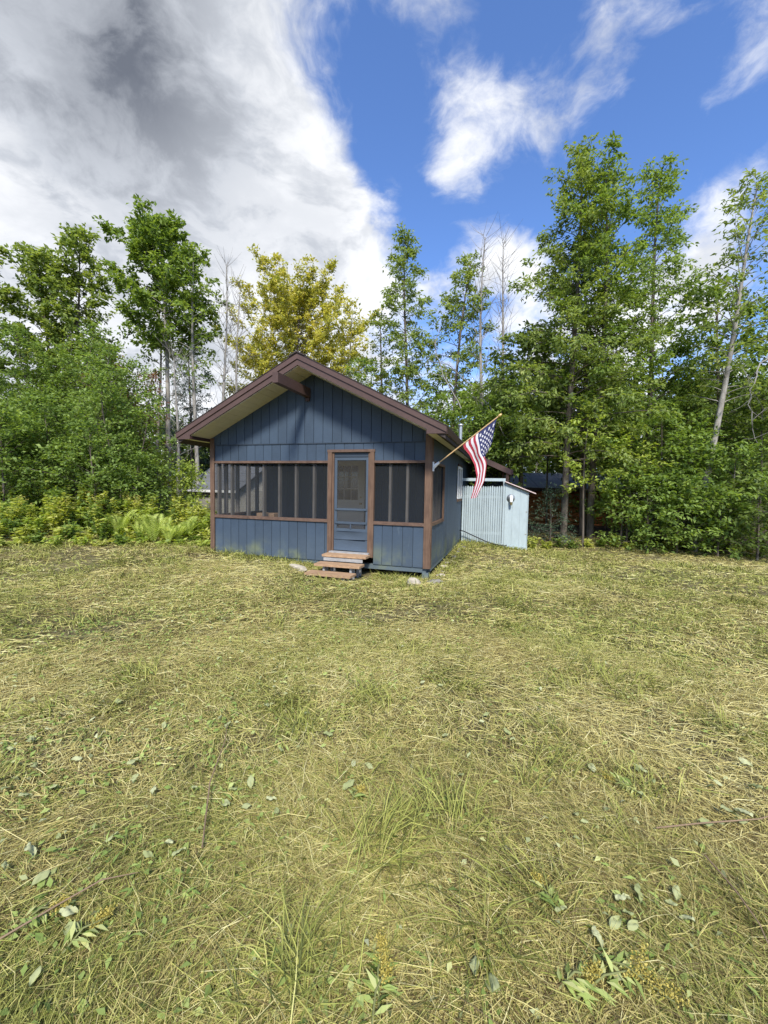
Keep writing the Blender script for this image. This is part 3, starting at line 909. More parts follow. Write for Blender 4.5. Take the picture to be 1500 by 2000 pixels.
# ------------------------------------------------------------------ far buildings
sh2 = empty('roofed_outbuilding', (-7.98, 16.2, 0), -math.radians(33))
tag(sh2, 'low outbuilding with grey roll-roofing behind the shrubs beside the cabin', 'outbuilding')
OW, OD = 3.3, 3.6
box('wall', .05, OW - .05, .15, OD, -.3, 1.42, MT['paleboard'], sh2)
for i in range(5):
    d0, d1 = i / 5, (i + 1) / 5
    y0, y1 = d0 * OD / 2 * 1.25, d1 * OD / 2 * 1.25
    z0, z1 = 1.45 + d0 * 1.55, 1.45 + d1 * 1.55
    V_ = [(-.1, y0, z0), (OW + .1, y0, z0), (OW + .1, y1 + .03, z1), (-.1, y1 + .03, z1)]
    V_ += [(x, y, z + .03 - .004 * 0) for x, y, z in V_]
    mesh_obj('roofing_strip', V_, BOXF, MT['greyroof'], sh2)
V_ = [(-.1, OD * .625, 3.0), (OW + .1, OD * .625, 3.0), (OW + .1, OD * 1.25, 1.45), (-.1, OD * 1.25, 1.45)]
mesh_obj('rear_roof', V_ + [(x, y, z + .03) for x, y, z in V_], BOXF, MT['greyroof'], sh2)
mesh_obj('gable_wall', [(OW - .1, .2, 1.43), (OW - .1, OD * 1.2, 1.43), (OW - .1, OD * .625, 2.9), (OW - .15, .2, 1.43), (OW - .15, OD * 1.2, 1.43), (OW - .15, OD * .625, 2.9)],
         [(0, 1, 2), (5, 4, 3), (0, 3, 4, 1), (1, 4, 5, 2), (2, 5, 3, 0)], MT['paleboard'], sh2)
box('eave_board', -.1, OW + .1, -.03, -.002, 1.36, 1.45, MT['white'], sh2)

lc = empty('log_cabin', (6.1, 18.2, 0), math.radians(-6))
tag(lc, 'orange-brown log cabin with metal roof hidden among the trees', 'cabin')
for i in range(8):
    z = .15 + i * .215
    V_, F_ = tube([(-.2, 0, z), (1.6, .01, z), (4.6, 0, z)], .118, 10)
    mesh_obj('log', V_, F_, MT['log'], lc, True)
box('inner_wall', 0, 4.4, .05, 3.5, 0, 1.8, MT['log'], lc)
for i in range(9):
    x0 = -.7 + i * .65
    V_ = [(x0 + .008, -.55, 1.74), (x0 + .642, -.55, 1.74), (x0 + .642, 2.4, 2.5), (x0 + .008, 2.4, 2.5)]
    mesh_obj('roof_panel', V_ + [(x, y, z + .03) for x, y, z in V_], BOXF, MT['metalroof'], lc)
box('eave_board', -.7, 5.15, -.57, -.552, 1.62, 1.76, MT['gutter'], lc)

# ------------------------------------------------------------------ foliage builders
def unit(v): return v / (np.linalg.norm(v, axis=-1, keepdims=True) + 1e-9)
def leaf_arrays(Pc, tip, nrm, size, asp=.5, fold=.12, rnd=None, rng=RNG):
    n = len(Pc)
    tip = unit(tip); side = unit(np.cross(tip, nrm)); up = np.cross(side, tip)
    s = size[:, None]
    b = Pc; t = Pc + tip * s - up * s * .12
    m = Pc + tip * s * .45
    l = m + side * s * asp * .5 + up * s * fold; r = m - side * s * asp * .5 + up * s * fold
    V = np.stack([b, r, t, l], 1).reshape(-1, 3)
    F = np.arange(4 * n).reshape(n, 4)
    if rnd is None: rnd = rng.random(n)
    return V, F, np.repeat(rnd, 4)
class Foliage:
    def __init__(s): s.V = []; s.F = []; s.R = []; s.n = 0
    def add(s, V, F, R):
        s.V.append(V); s.F.append(F + s.n); s.R.append(R); s.n += len(V)
    def build(s, name, mat, parent=None):
        return raw_mesh(name, np.concatenate(s.V), np.concatenate(s.F), mat, parent, {'rnd': np.concatenate(s.R)})

def twig_leaves(fo, starts, dirs, length, per, leaf, asp, droop, rng, spread=.07, flat=.55):
    """leaves strung along short twigs"""
    n = len(starts)
    if n == 0: return
    s = rng.uniform(.05, 1.0, (n, per))
    Pn = starts[:, None] + dirs[:, None] * (s * length[:, None])[..., None]
    Pn[..., 2] -= droop * (s * length[:, None]) ** 2 * 1.5
    Pn = Pn + rng.normal(0, spread, Pn.shape) * np.array([1, 1, .6])
    Pn = Pn.reshape(-1, 3)
    m = len(Pn)
    rd = rng.normal(0, 1, (m, 3)); rd[:, 2] *= .5
    tip = unit(np.repeat(dirs, per, 0) * .7 + unit(rd) * .8 + np.array([0, 0, -droop * .7]))
    nr = unit(rng.normal(0, flat, (m, 3)) + np.array([0, -.15, 1.0]))
    size = leaf * rng.uniform(.6, 1.35, m)
    base = np.repeat(rng.random(n), per)
    rnd = np.clip(.45 * base + .55 * rng.random(m), 0, 1)
    fo.add(*leaf_arrays(Pn, tip, nr, size, asp, .10, rnd))

PROF = {
    'ovoid': lambda x: np.sin(np.pi * np.clip(x, .03, 1) ** .75) ** .7 * .95 + .12,
    'cone': lambda x: (1 - x) ** .65 * .92 + .16,
    'column': lambda x: .55 + .5 * np.sin(np.pi * x) - .45 * np.clip(x - .75, 0, 1) * 2,
    'fan': lambda x: .35 + .9 * np.sin(np.pi * np.clip(x * .9 + .1, 0, 1)),
}
def add_stem(wood, fo, base, H, R, rng, cb=.35, nb=40, lean=(0, 0), tr=.09, prof='ovoid', el=(.15, 1.0), twd=4.5, per=9, leaf=.11, asp=.55,
             droop=.25, bare=False, wob=.06, sides=7, tl=(.25, .55), flat=.55):
    K = 12
    t = np.linspace(0, 1, K)
    a1, a2 = rng.uniform(0, 6.28, 2)
    px = base[0] + lean[0] * t ** 1.15 * H + wob * H * .25 * (np.sin(t * 5 + a1) - math.sin(a1)) * t
    py = base[1] + lean[1] * t ** 1.15 * H + wob * H * .25 * (np.sin(t * 4.3 + a2) - math.sin(a2)) * t
    pz = base[2] - .15 + (H + .15) * t
    T = np.stack([px, py, pz], 1)
    wood.tube(T, tr * (1 - t) ** .8 + .012 * min(1, H / 6), sides)
    ts = cb + (1 - cb) * (np.arange(nb) + rng.random(nb)) / nb
    ts = np.clip(ts, 0, .985)
    st_, di_, le_ = [], [], []
    for i, tt in enumerate(ts):
        p0 = np.array([np.interp(tt, t, T[:, k]) for k in range(3)])
        x = (tt - cb) / (1 - cb)
        L = R * float(PROF[prof](x)) * rng.uniform(.6, 1.2)
        az = i * 2.39996 + rng.uniform(-.5, .5)
        e = el[0] + (el[1] - el[0]) * x + rng.uniform(-.18, .18)
        s = np.linspace(0, 1, 6)
        d = np.array([math.cos(az) * math.cos(e), math.sin(az) * math.cos(e), math.sin(e)])
        B = p0 + d * (s * L)[:, None]
        B[:, 2] += L * (.18 * s - droop * .55 * s ** 2)
        B += np.cumsum(rng.normal(0, .022 * L, B.shape), 0) * s[:, None]
        rb = max(.006, tr * .34 * (1 - .75 * tt)) * (L / max(R, .3)) ** .5
        wood.tube(B, rb * (1 - s * .85), 4)
        m = max(3, int(L * twd))
        ss = rng.uniform(.18, 1.0, m) ** .8
        q = np.stack([np.interp(ss, s, B[:, k]) for k in range(3)], 1)
        tgt = unit(np.stack([np.interp(ss, s, np.gradient(B[:, k])) for k in range(3)], 1))
        rv = rng.normal(0, 1, (m, 3)); rv[:, 2] = rv[:, 2] * .55 + .12
        dd = unit(tgt * .75 + unit(rv) * .9)
        ll = rng.uniform(tl[0], tl[1], m) * (1.15 - .4 * ss)
        st_.append(q); di_.append(dd); le_.append(ll)
        if bare:
            for j in range(m):
                w = np.linspace(0, 1, 4)[:, None]
                c = q[j] + dd[j] * w * ll[j] * 1.8 + np.array([0, 0, .12]) * w ** 2
                wood.tube(c, .009 * (1 - w[:, 0] * .7), 3)
        elif rng.random() < .6:
            for j in range(0, m, 3):
                wood.tube(np.stack([q[j], q[j] + dd[j] * ll[j] * .5, q[j] + dd[j] * ll[j]]), [.006, .004, .002], 3)
    if not bare:
        twig_leaves(fo, np.concatenate(st_), np.concatenate(di_), np.concatenate(le_), per, leaf, asp, droop, rng, flat=flat)

def tree(name, label, base, H, R, seed, leafmat='maple', barkmat='bark', stems=1, spread=.3, cat='tree', group=None, stem_lean=.05, lean=(0, 0), **kw):
    rng = np.random.default_rng(seed)
    root = empty(name, base)
    tag(root, label, cat, group)
    wood, fo = Acc(), Foliage()
    if not kw.get('bare'):
        H = H - .75 * R * float(PROF[kw.get('prof', 'ovoid')](.93))   # the top sprays reach past the leader
    for k in range(stems):
        a = rng.uniform(0, 6.28); rr_ = spread * math.sqrt(rng.random()) * (stems > 1)
        b = (math.cos(a) * rr_, math.sin(a) * rr_, 0)
        ln = (lean[0] + math.cos(a) * stem_lean * (stems > 1), lean[1] + math.sin(a) * stem_lean * (stems > 1))
        add_stem(wood, fo, b, H * (1 if k == 0 else rng.uniform(.68, .97)), R * (1 if stems == 1 else .8), rng, lean=ln, **kw)
    wood.build('trunk', MT[barkmat], root)
    if fo.V:
        fo.build('crown', MT[leafmat], root)
    return root
def copy_tree(o, loc, rz=0., sc=1.0, label=None, sz=None):
    c = o.copy(); COL.objects.link(c)
    c.location = loc; c.rotation_euler = (0, 0, rz); c.scale = (sc, sc, sz or sc)
    if label: c['label'] = label
    for ch in o.children:
        d = ch.copy(); COL.objects.link(d); d.parent = c
    return c
def spot(px, py_top, Y):
    """trunk foot and height for a tree whose top shows at (px, py_top), standing at depth Y"""
    p = at(px, py_top, Y)
    z = float(gz(p.x, Y))
    return (p.x, Y, z), p.z - z

# ------------------------------------------------------------------ the trees around the clearing
b, h = spot(95, 415, 16.0)
tree('maple_tree', 'broad green maple standing above the shrub thicket beside the outbuilding', b, h, 1.75, 11, 'ash', 'bark', cb=.38, nb=75, prof='column', twd=6.5, per=17, leaf=0.16, stems=2, spread=.5)
b, h = spot(-20, 480, 15.0)
tree('maple_tree', 'green maple with drooping leaf sprays at the edge of the thicket', b, h, 1.35, 12, 'ash', 'bark', cb=.3, nb=55, prof='column', twd=6, per=16, leaf=.17)
b, h = spot(312, 425, 17.0)
tree('maple_tree', 'tall round-crowned maple on slim bare trunks rising behind the outbuilding', (b[0] + .25, b[1], b[2]), h, 2.1, 13, 'maple', 'palebark', cb=0.57, nb=85, prof='ovoid', twd=7, per=18, leaf=0.165, lean=(-.02, 0), tr=.11)
b, h = spot(300, 560, 17.6)
tree('maple_tree', 'slender companion maple with a thin crown under the round-crowned maple', (b[0], b[1], b[2]), h, 1.1, 14, 'maple', 'palebark', cb=.62, nb=24, twd=4, per=9, leaf=.16, tr=.08)
b, h = spot(383, 480, 16.2)
tree('birch_tree', 'slim pale-barked birch with sparse foliage beside the round-crowned maple', b, h, 1.25, 15, 'maple', 'palebark', cb=0.5, nb=40, prof='ovoid', twd=5, per=12, leaf=.14, tr=.085)
for i, (px, py, Y, s) in enumerate(((432, 512, 16.8, 31), (470, 565, 17.5, 32), (345, 700, 15.6, 33))):
    b, h = spot(px, py, Y)
    tree('dead_tree', ['tall bleached dead tree with upright bare twigs beside the birch', 'dead tree with bare forked top next to the yellow tree', 'short bare dead tree with crooked grey branches behind the shrubs'][i],
         b, h, (.75, .8, .9)[i], s, barkmat='deadbark', bare=True, cb=.34, nb=34, prof='column', el=(.5, 1.2), tr=.07, twd=6, droop=-.1, tl=(.2, .5))
b, h = spot(372, 640, 22)
tree('spruce_tree', 'dark spruce standing behind the birch and dead trees', b, h, 1.9, 41, 'needle', 'bark', cb=.08, nb=80, prof='cone', el=(-.25, .5), twd=7, per=14, leaf=.16, asp=.28, droop=.35)
b, h = spot(592, 552, 21)
tree('yellow_tree', 'yellowing round tree rising right behind the cabin roof', b, h, 3.9, 51, 'yellowleaf', 'bark', cb=.30, nb=135, prof='ovoid', el=(.25, 1.0), twd=5.5, per=24, leaf=.135, droop=.05, tr=.13)
b, h = spot(508, 610, 22.5)
tree('yellow_tree', 'small yellowing tree with thin crown beside the larger yellow tree', b, h, 1.6, 52, 'yellowleaf', 'palebark', cb=.35, nb=44, twd=5, per=12, leaf=.15)
b, h = spot(690, 585, 20)
tree('yellow_tree', 'thin yellow-green tree between the yellow tree and the pointed ash', b, h, 1.5, 53, 'yellowleaf', 'palebark', cb=.35, nb=44, twd=5, per=12, leaf=.15)
b, h = spot(742, 600, 19)
tree('spruce_tree', 'narrow dark green tree behind the cabin gable', b, h, .85, 42, 'darkleaf', 'bark', cb=.2, nb=60, prof='cone', el=(-.1, .6), twd=6, per=12, leaf=.12)
b, h = spot(803, 432, 18)
tree('ash_tree', 'pointed green ash behind the slope of the cabin roof', b, h, 1.75, 54, 'ash', 'bark', cb=.30, nb=80, prof='cone', el=(.0, 1.0), twd=7, per=17, leaf=0.15, asp=.42, droop=.5)
b, h = spot(925, 492, 17)
tree('ash_tree', 'leaning green ash between the pointed ash and the dead saplings', (b[0] - .9, b[1], b[2]), h, 1.35, 55, 'ash', 'bark', cb=.30, nb=62, prof='column', el=(.0, .9), twd=7, per=17, leaf=0.15, asp=.42, droop=.5, lean=(.085, 0))
for i, (px, py, Y, s) in enumerate(((958, 455, 16, 34), (987, 475, 16.3, 35))):
    b, h = spot(px, py, Y)
    tree('dead_tree', ['tall dead sapling with feathery bare top behind the flag', 'second dead sapling with bare branches close to the large maples'][i], b, h, .75, s, barkmat='deadbark', bare=True, cb=.35, nb=40, prof='column', el=(.75, 1.3), tr=.085, twd=6, droop=-.15, tl=(.25, .6))
# the large group beside the small shed
b, h = spot(1128, 250, 13.2)
tree('maple_tree', 'tallest maple of the wood edge with tiered sprays beside the small shed', (b[0] + .1, b[1], b[2]), h, 2.75, 61, 'ash', 'bark', cb=.22, nb=110, prof='cone', el=(.05, 1.0), twd=7, per=17, leaf=.128, asp=.42, droop=.55, tr=0.105)
b, h = spot(1222, 312, 13.8)
tree('maple_tree', 'twin-trunked maple in the middle of the wood edge', (b[0] - .45, b[1], b[2]), h, 2.45, 62, 'maple', 'bark', cb=.25, nb=80, prof='column', el=(.05, 1.0), twd=6.5, per=16, leaf=.128, asp=.45, droop=.45, stems=2, spread=.35, tr=.11)
b, h = spot(1318, 285, 15.2)
tree('maple_tree', 'dense dark maple with a pointed leader at the wood edge', (b[0] - .5, b[1], b[2]), h, 2.5, 63, 'maple', 'bark', cb=.22, nb=95, prof='cone', el=(.05, 1.05), twd=6.5, per=17, leaf=.128, asp=.45, droop=.5, tr=0.1, lean=(.03, 0))
b, h = spot(1478, 335, 12.2)
tree('ash_tree', 'slim leaning ash with a pale forked trunk at the wood edge', (b[0] - 1.15, b[1], b[2]), h, 1.25, 64, 'ash', 'palebark', cb=.42, nb=60, prof='column', el=(.25, 1.0), twd=5, per=10, leaf=.14, asp=.42, droop=.4, lean=(.12, 0), tr=.10)
b, h = spot(1030, 640, 15.0)
tree('maple_tree', 'low spreading maple behind the picket screen', b, h, 2.0, 65, 'darkleaf', 'bark', cb=0.4, nb=60, prof='ovoid', el=(.0, .9), twd=5.5, per=12, leaf=.16, droop=.4)
b, h = spot(1425, 520, 14.5)
tree('maple_tree', 'mid-height maple with full foliage behind the leaning ash', b, h, 2.2, 66, 'maple', 'bark', cb=.12, nb=75, prof='ovoid', el=(.0, .9), twd=5.5, per=12, leaf=.16, droop=.4)
b, h = spot(1560, 480, 14.0)
tree('maple_tree', 'broad maple closing the wood edge past the leaning ash', b, h, 2.3, 67, 'maple', 'bark', cb=.10, nb=70, prof='ovoid', el=(.0, .9), twd=5.5, per=12, leaf=.16, droop=.4)

# understorey saplings with bright horizontal sprays
def sapling(px, py, Y, R, seed, label, mat='bushleaf', **kw):
    b, h = spot(px, py, Y)
    a = dict(cb=.08, nb=int(14 * h), prof='ovoid', el=(-.05, .75), twd=6.5, per=11, leaf=.125, asp=.55, droop=.22, tr=.03, flat=.28)
    a.update(kw)
    return tree('sapling', label, b, h, R, seed, mat, 'bark', **a)
SAPS = [
    (1150, 800, 12.6, 1.1, 'limeleaf', 'bright lime-green maple sapling overhanging the trunks by the small shed', dict(cb=.45, nb=22)),
    (1235, 830, 12.8, .9, 'limeleaf', 'bright green sapling with layered sprays beside the twin-trunked maple', dict(cb=.3, nb=24)),
    (1290, 780, 13.0, 1.5, 'bushleaf', 'dense green sapling under the dark pointed maple', {}),
    (1365, 830, 12.3, 1.35, 'bushleaf', 'low green sapling beside the pale leaning trunk', {}),
    (1440, 860, 11.8, 1.2, 'bushleaf', 'leafy sapling in front of the leaning ash', {}),
    (1270, 930, 12.2, 1.0, 'bushleaf', 'knee-high leafy maple shoot at the mown edge under the saplings', {}),
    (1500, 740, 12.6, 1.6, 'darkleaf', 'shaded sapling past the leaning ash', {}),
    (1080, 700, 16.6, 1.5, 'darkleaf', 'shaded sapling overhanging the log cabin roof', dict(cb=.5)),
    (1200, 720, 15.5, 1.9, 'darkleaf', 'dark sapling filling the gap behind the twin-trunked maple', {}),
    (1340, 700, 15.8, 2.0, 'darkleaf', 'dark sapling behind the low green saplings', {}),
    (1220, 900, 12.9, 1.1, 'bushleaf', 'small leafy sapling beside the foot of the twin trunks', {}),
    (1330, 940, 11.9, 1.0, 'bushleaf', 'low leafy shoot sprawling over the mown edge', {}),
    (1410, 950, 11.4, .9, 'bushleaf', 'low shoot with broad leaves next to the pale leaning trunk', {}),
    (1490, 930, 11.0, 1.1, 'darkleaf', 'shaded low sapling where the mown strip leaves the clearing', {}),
    (930, 740, 14.8, 1.5, 'bushleaf', 'rounded sapling behind the vent pipe', {}),
    (850, 760, 15.2, 1.4, 'bushleaf', 'sapling with red-tinged leaves behind the roof slope', {}),
    (1000, 740, 14.4, 1.3, 'bushleaf', 'spreading sapling behind the flag', dict(cb=.45)),
    (700, 690, 17.5, 1.3, 'bushleaf', 'green sapling just showing over the roof slope', {}),
]
for i, (px, py, Y, R, mt, lab, kw) in enumerate(SAPS):
    sapling(px, py, Y, R, 100 + i, lab, mt, **kw)
b, h = spot(1078, 965, 13.2)
tree('spruce_sapling', 'small dark spruce growing beside the small shed', b, h + .2, .75, 43, 'needle', 'bark', cb=.05, nb=40, prof='cone', el=(-.05, .5), twd=9, per=16, leaf=.075, asp=.25, droop=.15, tr=.03)

# shrub thicket on the other side
SHR = [
    (30, 640, 12.6, 1.7, 'bushleaf', 'tall leafy shrub at the outer end of the thicket'),
    (110, 610, 13.6, 1.7, 'bushleaf', 'tall shrub of the thicket under the broad maple'),
    (195, 640, 13.0, 1.5, 'bushleaf', 'pointed leafy shrub in the middle of the thicket'),
    (235, 740, 12.4, 1.35, 'bushleaf', 'full shrub with broad leaf sprays in the thicket'),
    (285, 850, 12.6, .85, 'bushleaf', 'lower shrub reaching toward the cabin eave'),
    (80, 770, 11.6, 1.4, 'bushleaf', 'dense shrub in front of the tall thicket shrubs'),
    (180, 820, 11.4, 1.3, 'bushleaf', 'dense low shrub above the ferns'),
    (0, 760, 10.8, 1.2, 'bushleaf', 'near shrub with large leaves at the clearing edge'),
    (240, 890, 11.6, .9, 'bushleaf', 'round shrub with glossy leaves behind the ferns'),
    (150, 660, 15.0, 1.9, 'darkleaf', 'shaded shrub deep in the thicket'),
    (240, 680, 15.5, 1.3, 'redleaf', 'thin shrub with reddening leaves behind the thicket'),
    (335, 880, 13.6, .55, 'limeleaf', 'pale green shrub tip in front of the outbuilding roof'),
]
for i, (px, py, Y, R, mt, lab) in enumerate(SHR):
    b, h = spot(px, py, Y)
    tree('thicket_shrub', lab, b, h, R, 200 + i, mt, 'bark', cat='shrub', stems=3, spread=.5, stem_lean=.08, cb=.06, nb=int(8 * h) + 8, prof='ovoid', el=(.0, 1.05), twd=6, per=15, leaf=.095, asp=.55, droop=.2, tr=.028, wob=.12)

# far trees: copies of two forest trees
pa = tree('forest_tree', 'dark round-crowned forest tree in the wood behind the clearing', (0, 0, 0), 7.5, 2.2, 300, 'darkleaf', 'bark', group='round trees of the wood behind', cb=.08, nb=70, prof='ovoid', el=(-.05, .9), twd=4.2, per=11, leaf=.24, droop=.3)
pb = tree('forest_tree', 'narrow pale-trunked forest tree in the wood behind the clearing', (0, 0, 0), 8.5, 1.9, 301, 'maple', 'palebark', group='narrow trees of the wood behind', cb=.15, nb=65, prof='column', el=(0, .95), twd=4.2, per=11, leaf=.23, droop=.3)
FAR = []
for i in range(26):
    X = -22 + i * 2.05
    Yf = 21.5 + 3.5 * math.sin(i * 2.3) + random.uniform(-1, 1)
    if -16 < X < -9.5 or -8.5 < X < -6.8: sc = random.uniform(.55, .68)
    elif -6.8 <= X < 1.5: sc = random.uniform(.55, .75)
    else: sc = random.uniform(.75, 1.0)
    if 4.5 < X < 11.5 and Yf < 23: Yf = 23.5
    if -9.5 < X < -3.5 and Yf < 22.5: Yf = 22.8
    FAR.append((X, Yf, sc))
for i in range(12):
    FAR.append((-19.5 + i * .4 + (i > 5) * 31 + random.uniform(-.5, .5), 17 + (i % 3) * 1.5, random.uniform(.55, .75)))
for i, (X, Yf, sc) in enumerate(FAR):
    src = (pa, pb)[i % 2]
    loc = (X, Yf, float(gz(X, Yf)) - .1)
    if i < 2:
        src.location = loc; src.scale = (sc,) * 3
    else:
        copy_tree(src, loc, random.uniform(0, 6.28), sc)
# the deep wood: one mass of foliage nobody could count
rng = np.random.default_rng(5)
fo = Foliage()
n = 7500
X = rng.uniform(-34, 34, n); Y = rng.uniform(25.5, 34, n)
Z = rng.random(n) ** .8 * (4.8 + 1.5 * vnoise(X, Y, .35, 3) + 4.5 * sst(X, 4, 8) + 1.5 * sst(X, -11, -15))
st0 = np.stack([X, Y, Z], 1); dd = unit(rng.normal(0, 1, (n, 3)))
twig_leaves(fo, st0, dd, rng.uniform(.3, .8, n), 11, .36, .6, .3, rng, spread=.25)
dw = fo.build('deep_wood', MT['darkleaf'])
tag(dw, 'mass of distant green woodland foliage closing the view behind the trees', 'woodland', kind='stuff')

# leaning bare branches over the brush behind the roof
for i, pts in enumerate((((985, 850, 14.2), (940, 770, 14.2), (880, 715, 14.4), (820, 700, 14.8)), ((905, 800, 14.0), (870, 740, 14.0), (850, 690, 14.3), (855, 640, 14.6)), ((1500, 690, 11.6), (1470, 740, 11.5), (1462, 800, 11.5), (1480, 870, 11.6)))):
    c = np.array([tuple(at(*p)) for p in pts])
    s = np.linspace(0, 1, 14)
    k = np.linspace(0, 1, len(c))
    C = np.stack([np.interp(s, k, c[:, j]) for j in range(3)], 1)
    C += rng.normal(0, .03, C.shape)
    w = Acc(); w.tube(C, .022 * (1 - s * .7), 5)
    for j in range(3, 13):
        for q in range(2):
            dvv = unit(rng.normal(0, 1, 3) + np.array([0, 0, .3])); L_ = rng.uniform(.25, .8)
            w.tube(np.stack([C[j], C[j] + dvv * L_ * .5 + rng.normal(0, .04, 3), C[j] + dvv * L_]), [.009, .006, .003], 3)
    o = w.build('bare_branch', MT['deadbark'])
    tag(o, ['arching bare grey branch over the brush behind the vent pipe', 'upright bare grey branch behind the roof slope', 'tangled bare hanging branch beside the leaning ash'][i], 'branch')

# ------------------------------------------------------------------ ferns, weeds, goldenrod along the thicket
def fern(px, py, Y, seed, H=.65, n=9):
    r = np.random.default_rng(seed)
    p = at(px, py, Y)
    fo = Foliage()
    for k in range(n):
        az = r.uniform(0, 6.28); L = H * r.uniform(.8, 1.25); out_ = r.uniform(.25, .7)
        s = np.linspace(.08, 1, 22)
        C = np.stack([math.cos(az) * out_ * L * s ** 1.4, math.sin(az) * out_ * L * s ** 1.4, L * (s - .30 * s ** 3)], 1)
        sd_ = np.array([-math.sin(az), math.cos(az), 0])
        wv = L * .20 * np.sin(np.pi * np.clip(s * .92 + .06, 0, 1)) ** .8
        tg = unit(np.gradient(C, axis=0))
        for sg in (-1, 1):
            tip = unit(sd_ * sg + tg * .45)
            nn = np.cross(tip, tg) * sg
            fo.add(*leaf_arrays(C, tip, nn, np.maximum(wv, .015), .15, .03, r.random(len(C)) * .6 + .2 * r.random()))
    root = empty('fern', (p.x, Y, float(gz(p.x, Y))))
    fo.build('frond', MT['fern'], root)
    w = Acc()
    w.tube([(0, 0, -.05), (0, 0, .04)], [.03, .02], 6)
    w.build('crown_base', MT['drystem'], root)
    tag(root, 'light green fern at the foot of the thicket', 'fern', 'ferns along the thicket edge')
for i, (px, Y) in enumerate(((345, 10.2), (318, 10.4), (300, 10.0), (275, 10.3), (365, 10.6), (235, 10.2), (330, 9.9))):
    fern(px, 1030, Y, 400 + i, .62 + .12 * (i % 3))

def weed(px, Y, H, seed, flower=False, mat='weed', label='leafy green weed growing along the thicket edge', group='weeds along the thicket edge'):
    r = np.random.default_rng(seed)
    p = at(px, 1040, Y)
    root = empty('goldenrod_plant' if flower else 'weed_plant', (p.x, Y, float(gz(p.x, Y))))
    fo = Foliage(); w = Acc(); fl_ = Foliage()
    for k in range(r.integers(5, 9)):
        a = r.uniform(0, 6.28); ln = r.uniform(.05, .3); h = H * r.uniform(.7, 1.1)
        s = np.linspace(0, 1, 7)
        C = np.stack([math.cos(a) * (ln * h * s ** 1.5 + .08), math.sin(a) * (ln * h * s ** 1.5 + .08), h * s - .03], 1)
        w.tube(C, .006 * (1 - .6 * s), 4)
        m = int(h * 75)
        ss = r.uniform(.12, .97, m)
        q = np.stack([np.interp(ss, s, C[:, j]) for j in range(3)], 1)
        d = unit(np.stack([r.normal(0, 1, m), r.normal(0, 1, m), r.uniform(-.1, .6, m)], 1))
        fo.add(*leaf_arrays(q, d, unit(r.normal(0, .4, (m, 3)) + np.array([0, 0, 1])), r.uniform(.07, .15, m), .34 if flower else .5, .06, r.random(m)))
        if flower and k < 2:
            m = 60
            top = C[-1]
            q = top + np.stack([r.normal(0, .05, m), r.normal(0, .05, m), r.uniform(-.14, .06, m)], 1)
            fl_.add(*leaf_arrays(q, unit(r.normal(0, 1, (m, 3))), unit(r.normal(0, 1, (m, 3))), r.uniform(.015, .03, m), .8, .1, r.random(m)))
    w.build('stem', MT['stem'], root)['kind'] = 'stuff'
    fo.build('foliage', MT[mat], root)
    if flower:
        fl_.build('flower_head', MT['gold_flower'], root)['kind'] = 'stuff'
    tag(root, 'goldenrod with yellow flower heads among the weeds by the thicket' if flower else label, 'weed', 'goldenrod by the thicket' if flower else group)
for i, (px, Y, H) in enumerate(((130, 10.3, 1.0), (285, 10.9, 1.1), (180, 10.6, 1.2), (250, 11.0, 1.15), (20, 9.6, .9))):
    weed(px, Y, H, 500 + i, True)
k = 0
for row, (dy, h0, h1) in enumerate(((.9, .8, 1.25), (.2, .55, 1.0), (-.45, .25, .6), (-1.0, .12, .3))):
    for px in range(-60, 415, (19, 17, 21, 27)[row]):
        Yw = 9.6 + 1.2 * sst(px, -60, 330) + dy + random.uniform(-.25, .3)
        weed(px + random.uniform(-8, 8), float(Yw), random.uniform(h0, h1) * (1 if px < 310 else .7), 520 + k, False, random.choice(['weed', 'weed', 'limeleaf', 'limeleaf', 'bushleaf']),
             ('tall leafy weed standing against the thicket shrubs', 'waist-high leafy weed behind the ferns', 'knee-high leafy weed in front of the thicket', 'ankle-high weed sprouting in the mown grass before the thicket')[row],
             ('tall weeds against the shrubs', 'waist-high weeds by the ferns', 'knee-high weeds before the thicket', 'ankle-high weeds in the grass')[row])
        k += 1
for px in range(345, 420, 13):
    weed(px, 11.6 + random.uniform(0, 1.2), random.uniform(.7, 1.15), 600 + px, False, 'weed', 'leafy weed growing in front of the grey-roofed outbuilding', 'weeds before the outbuilding')
for px in range(1040, 1520, 27):
    weed(px, 12.2 + random.uniform(0, .5) - .9 * sst(px, 1300, 1500), random.uniform(.25, .5), 700 + px, False, random.choice(['bushleaf', 'weed']), 'low leafy weed at the mown edge under the saplings', 'weeds under the saplings')

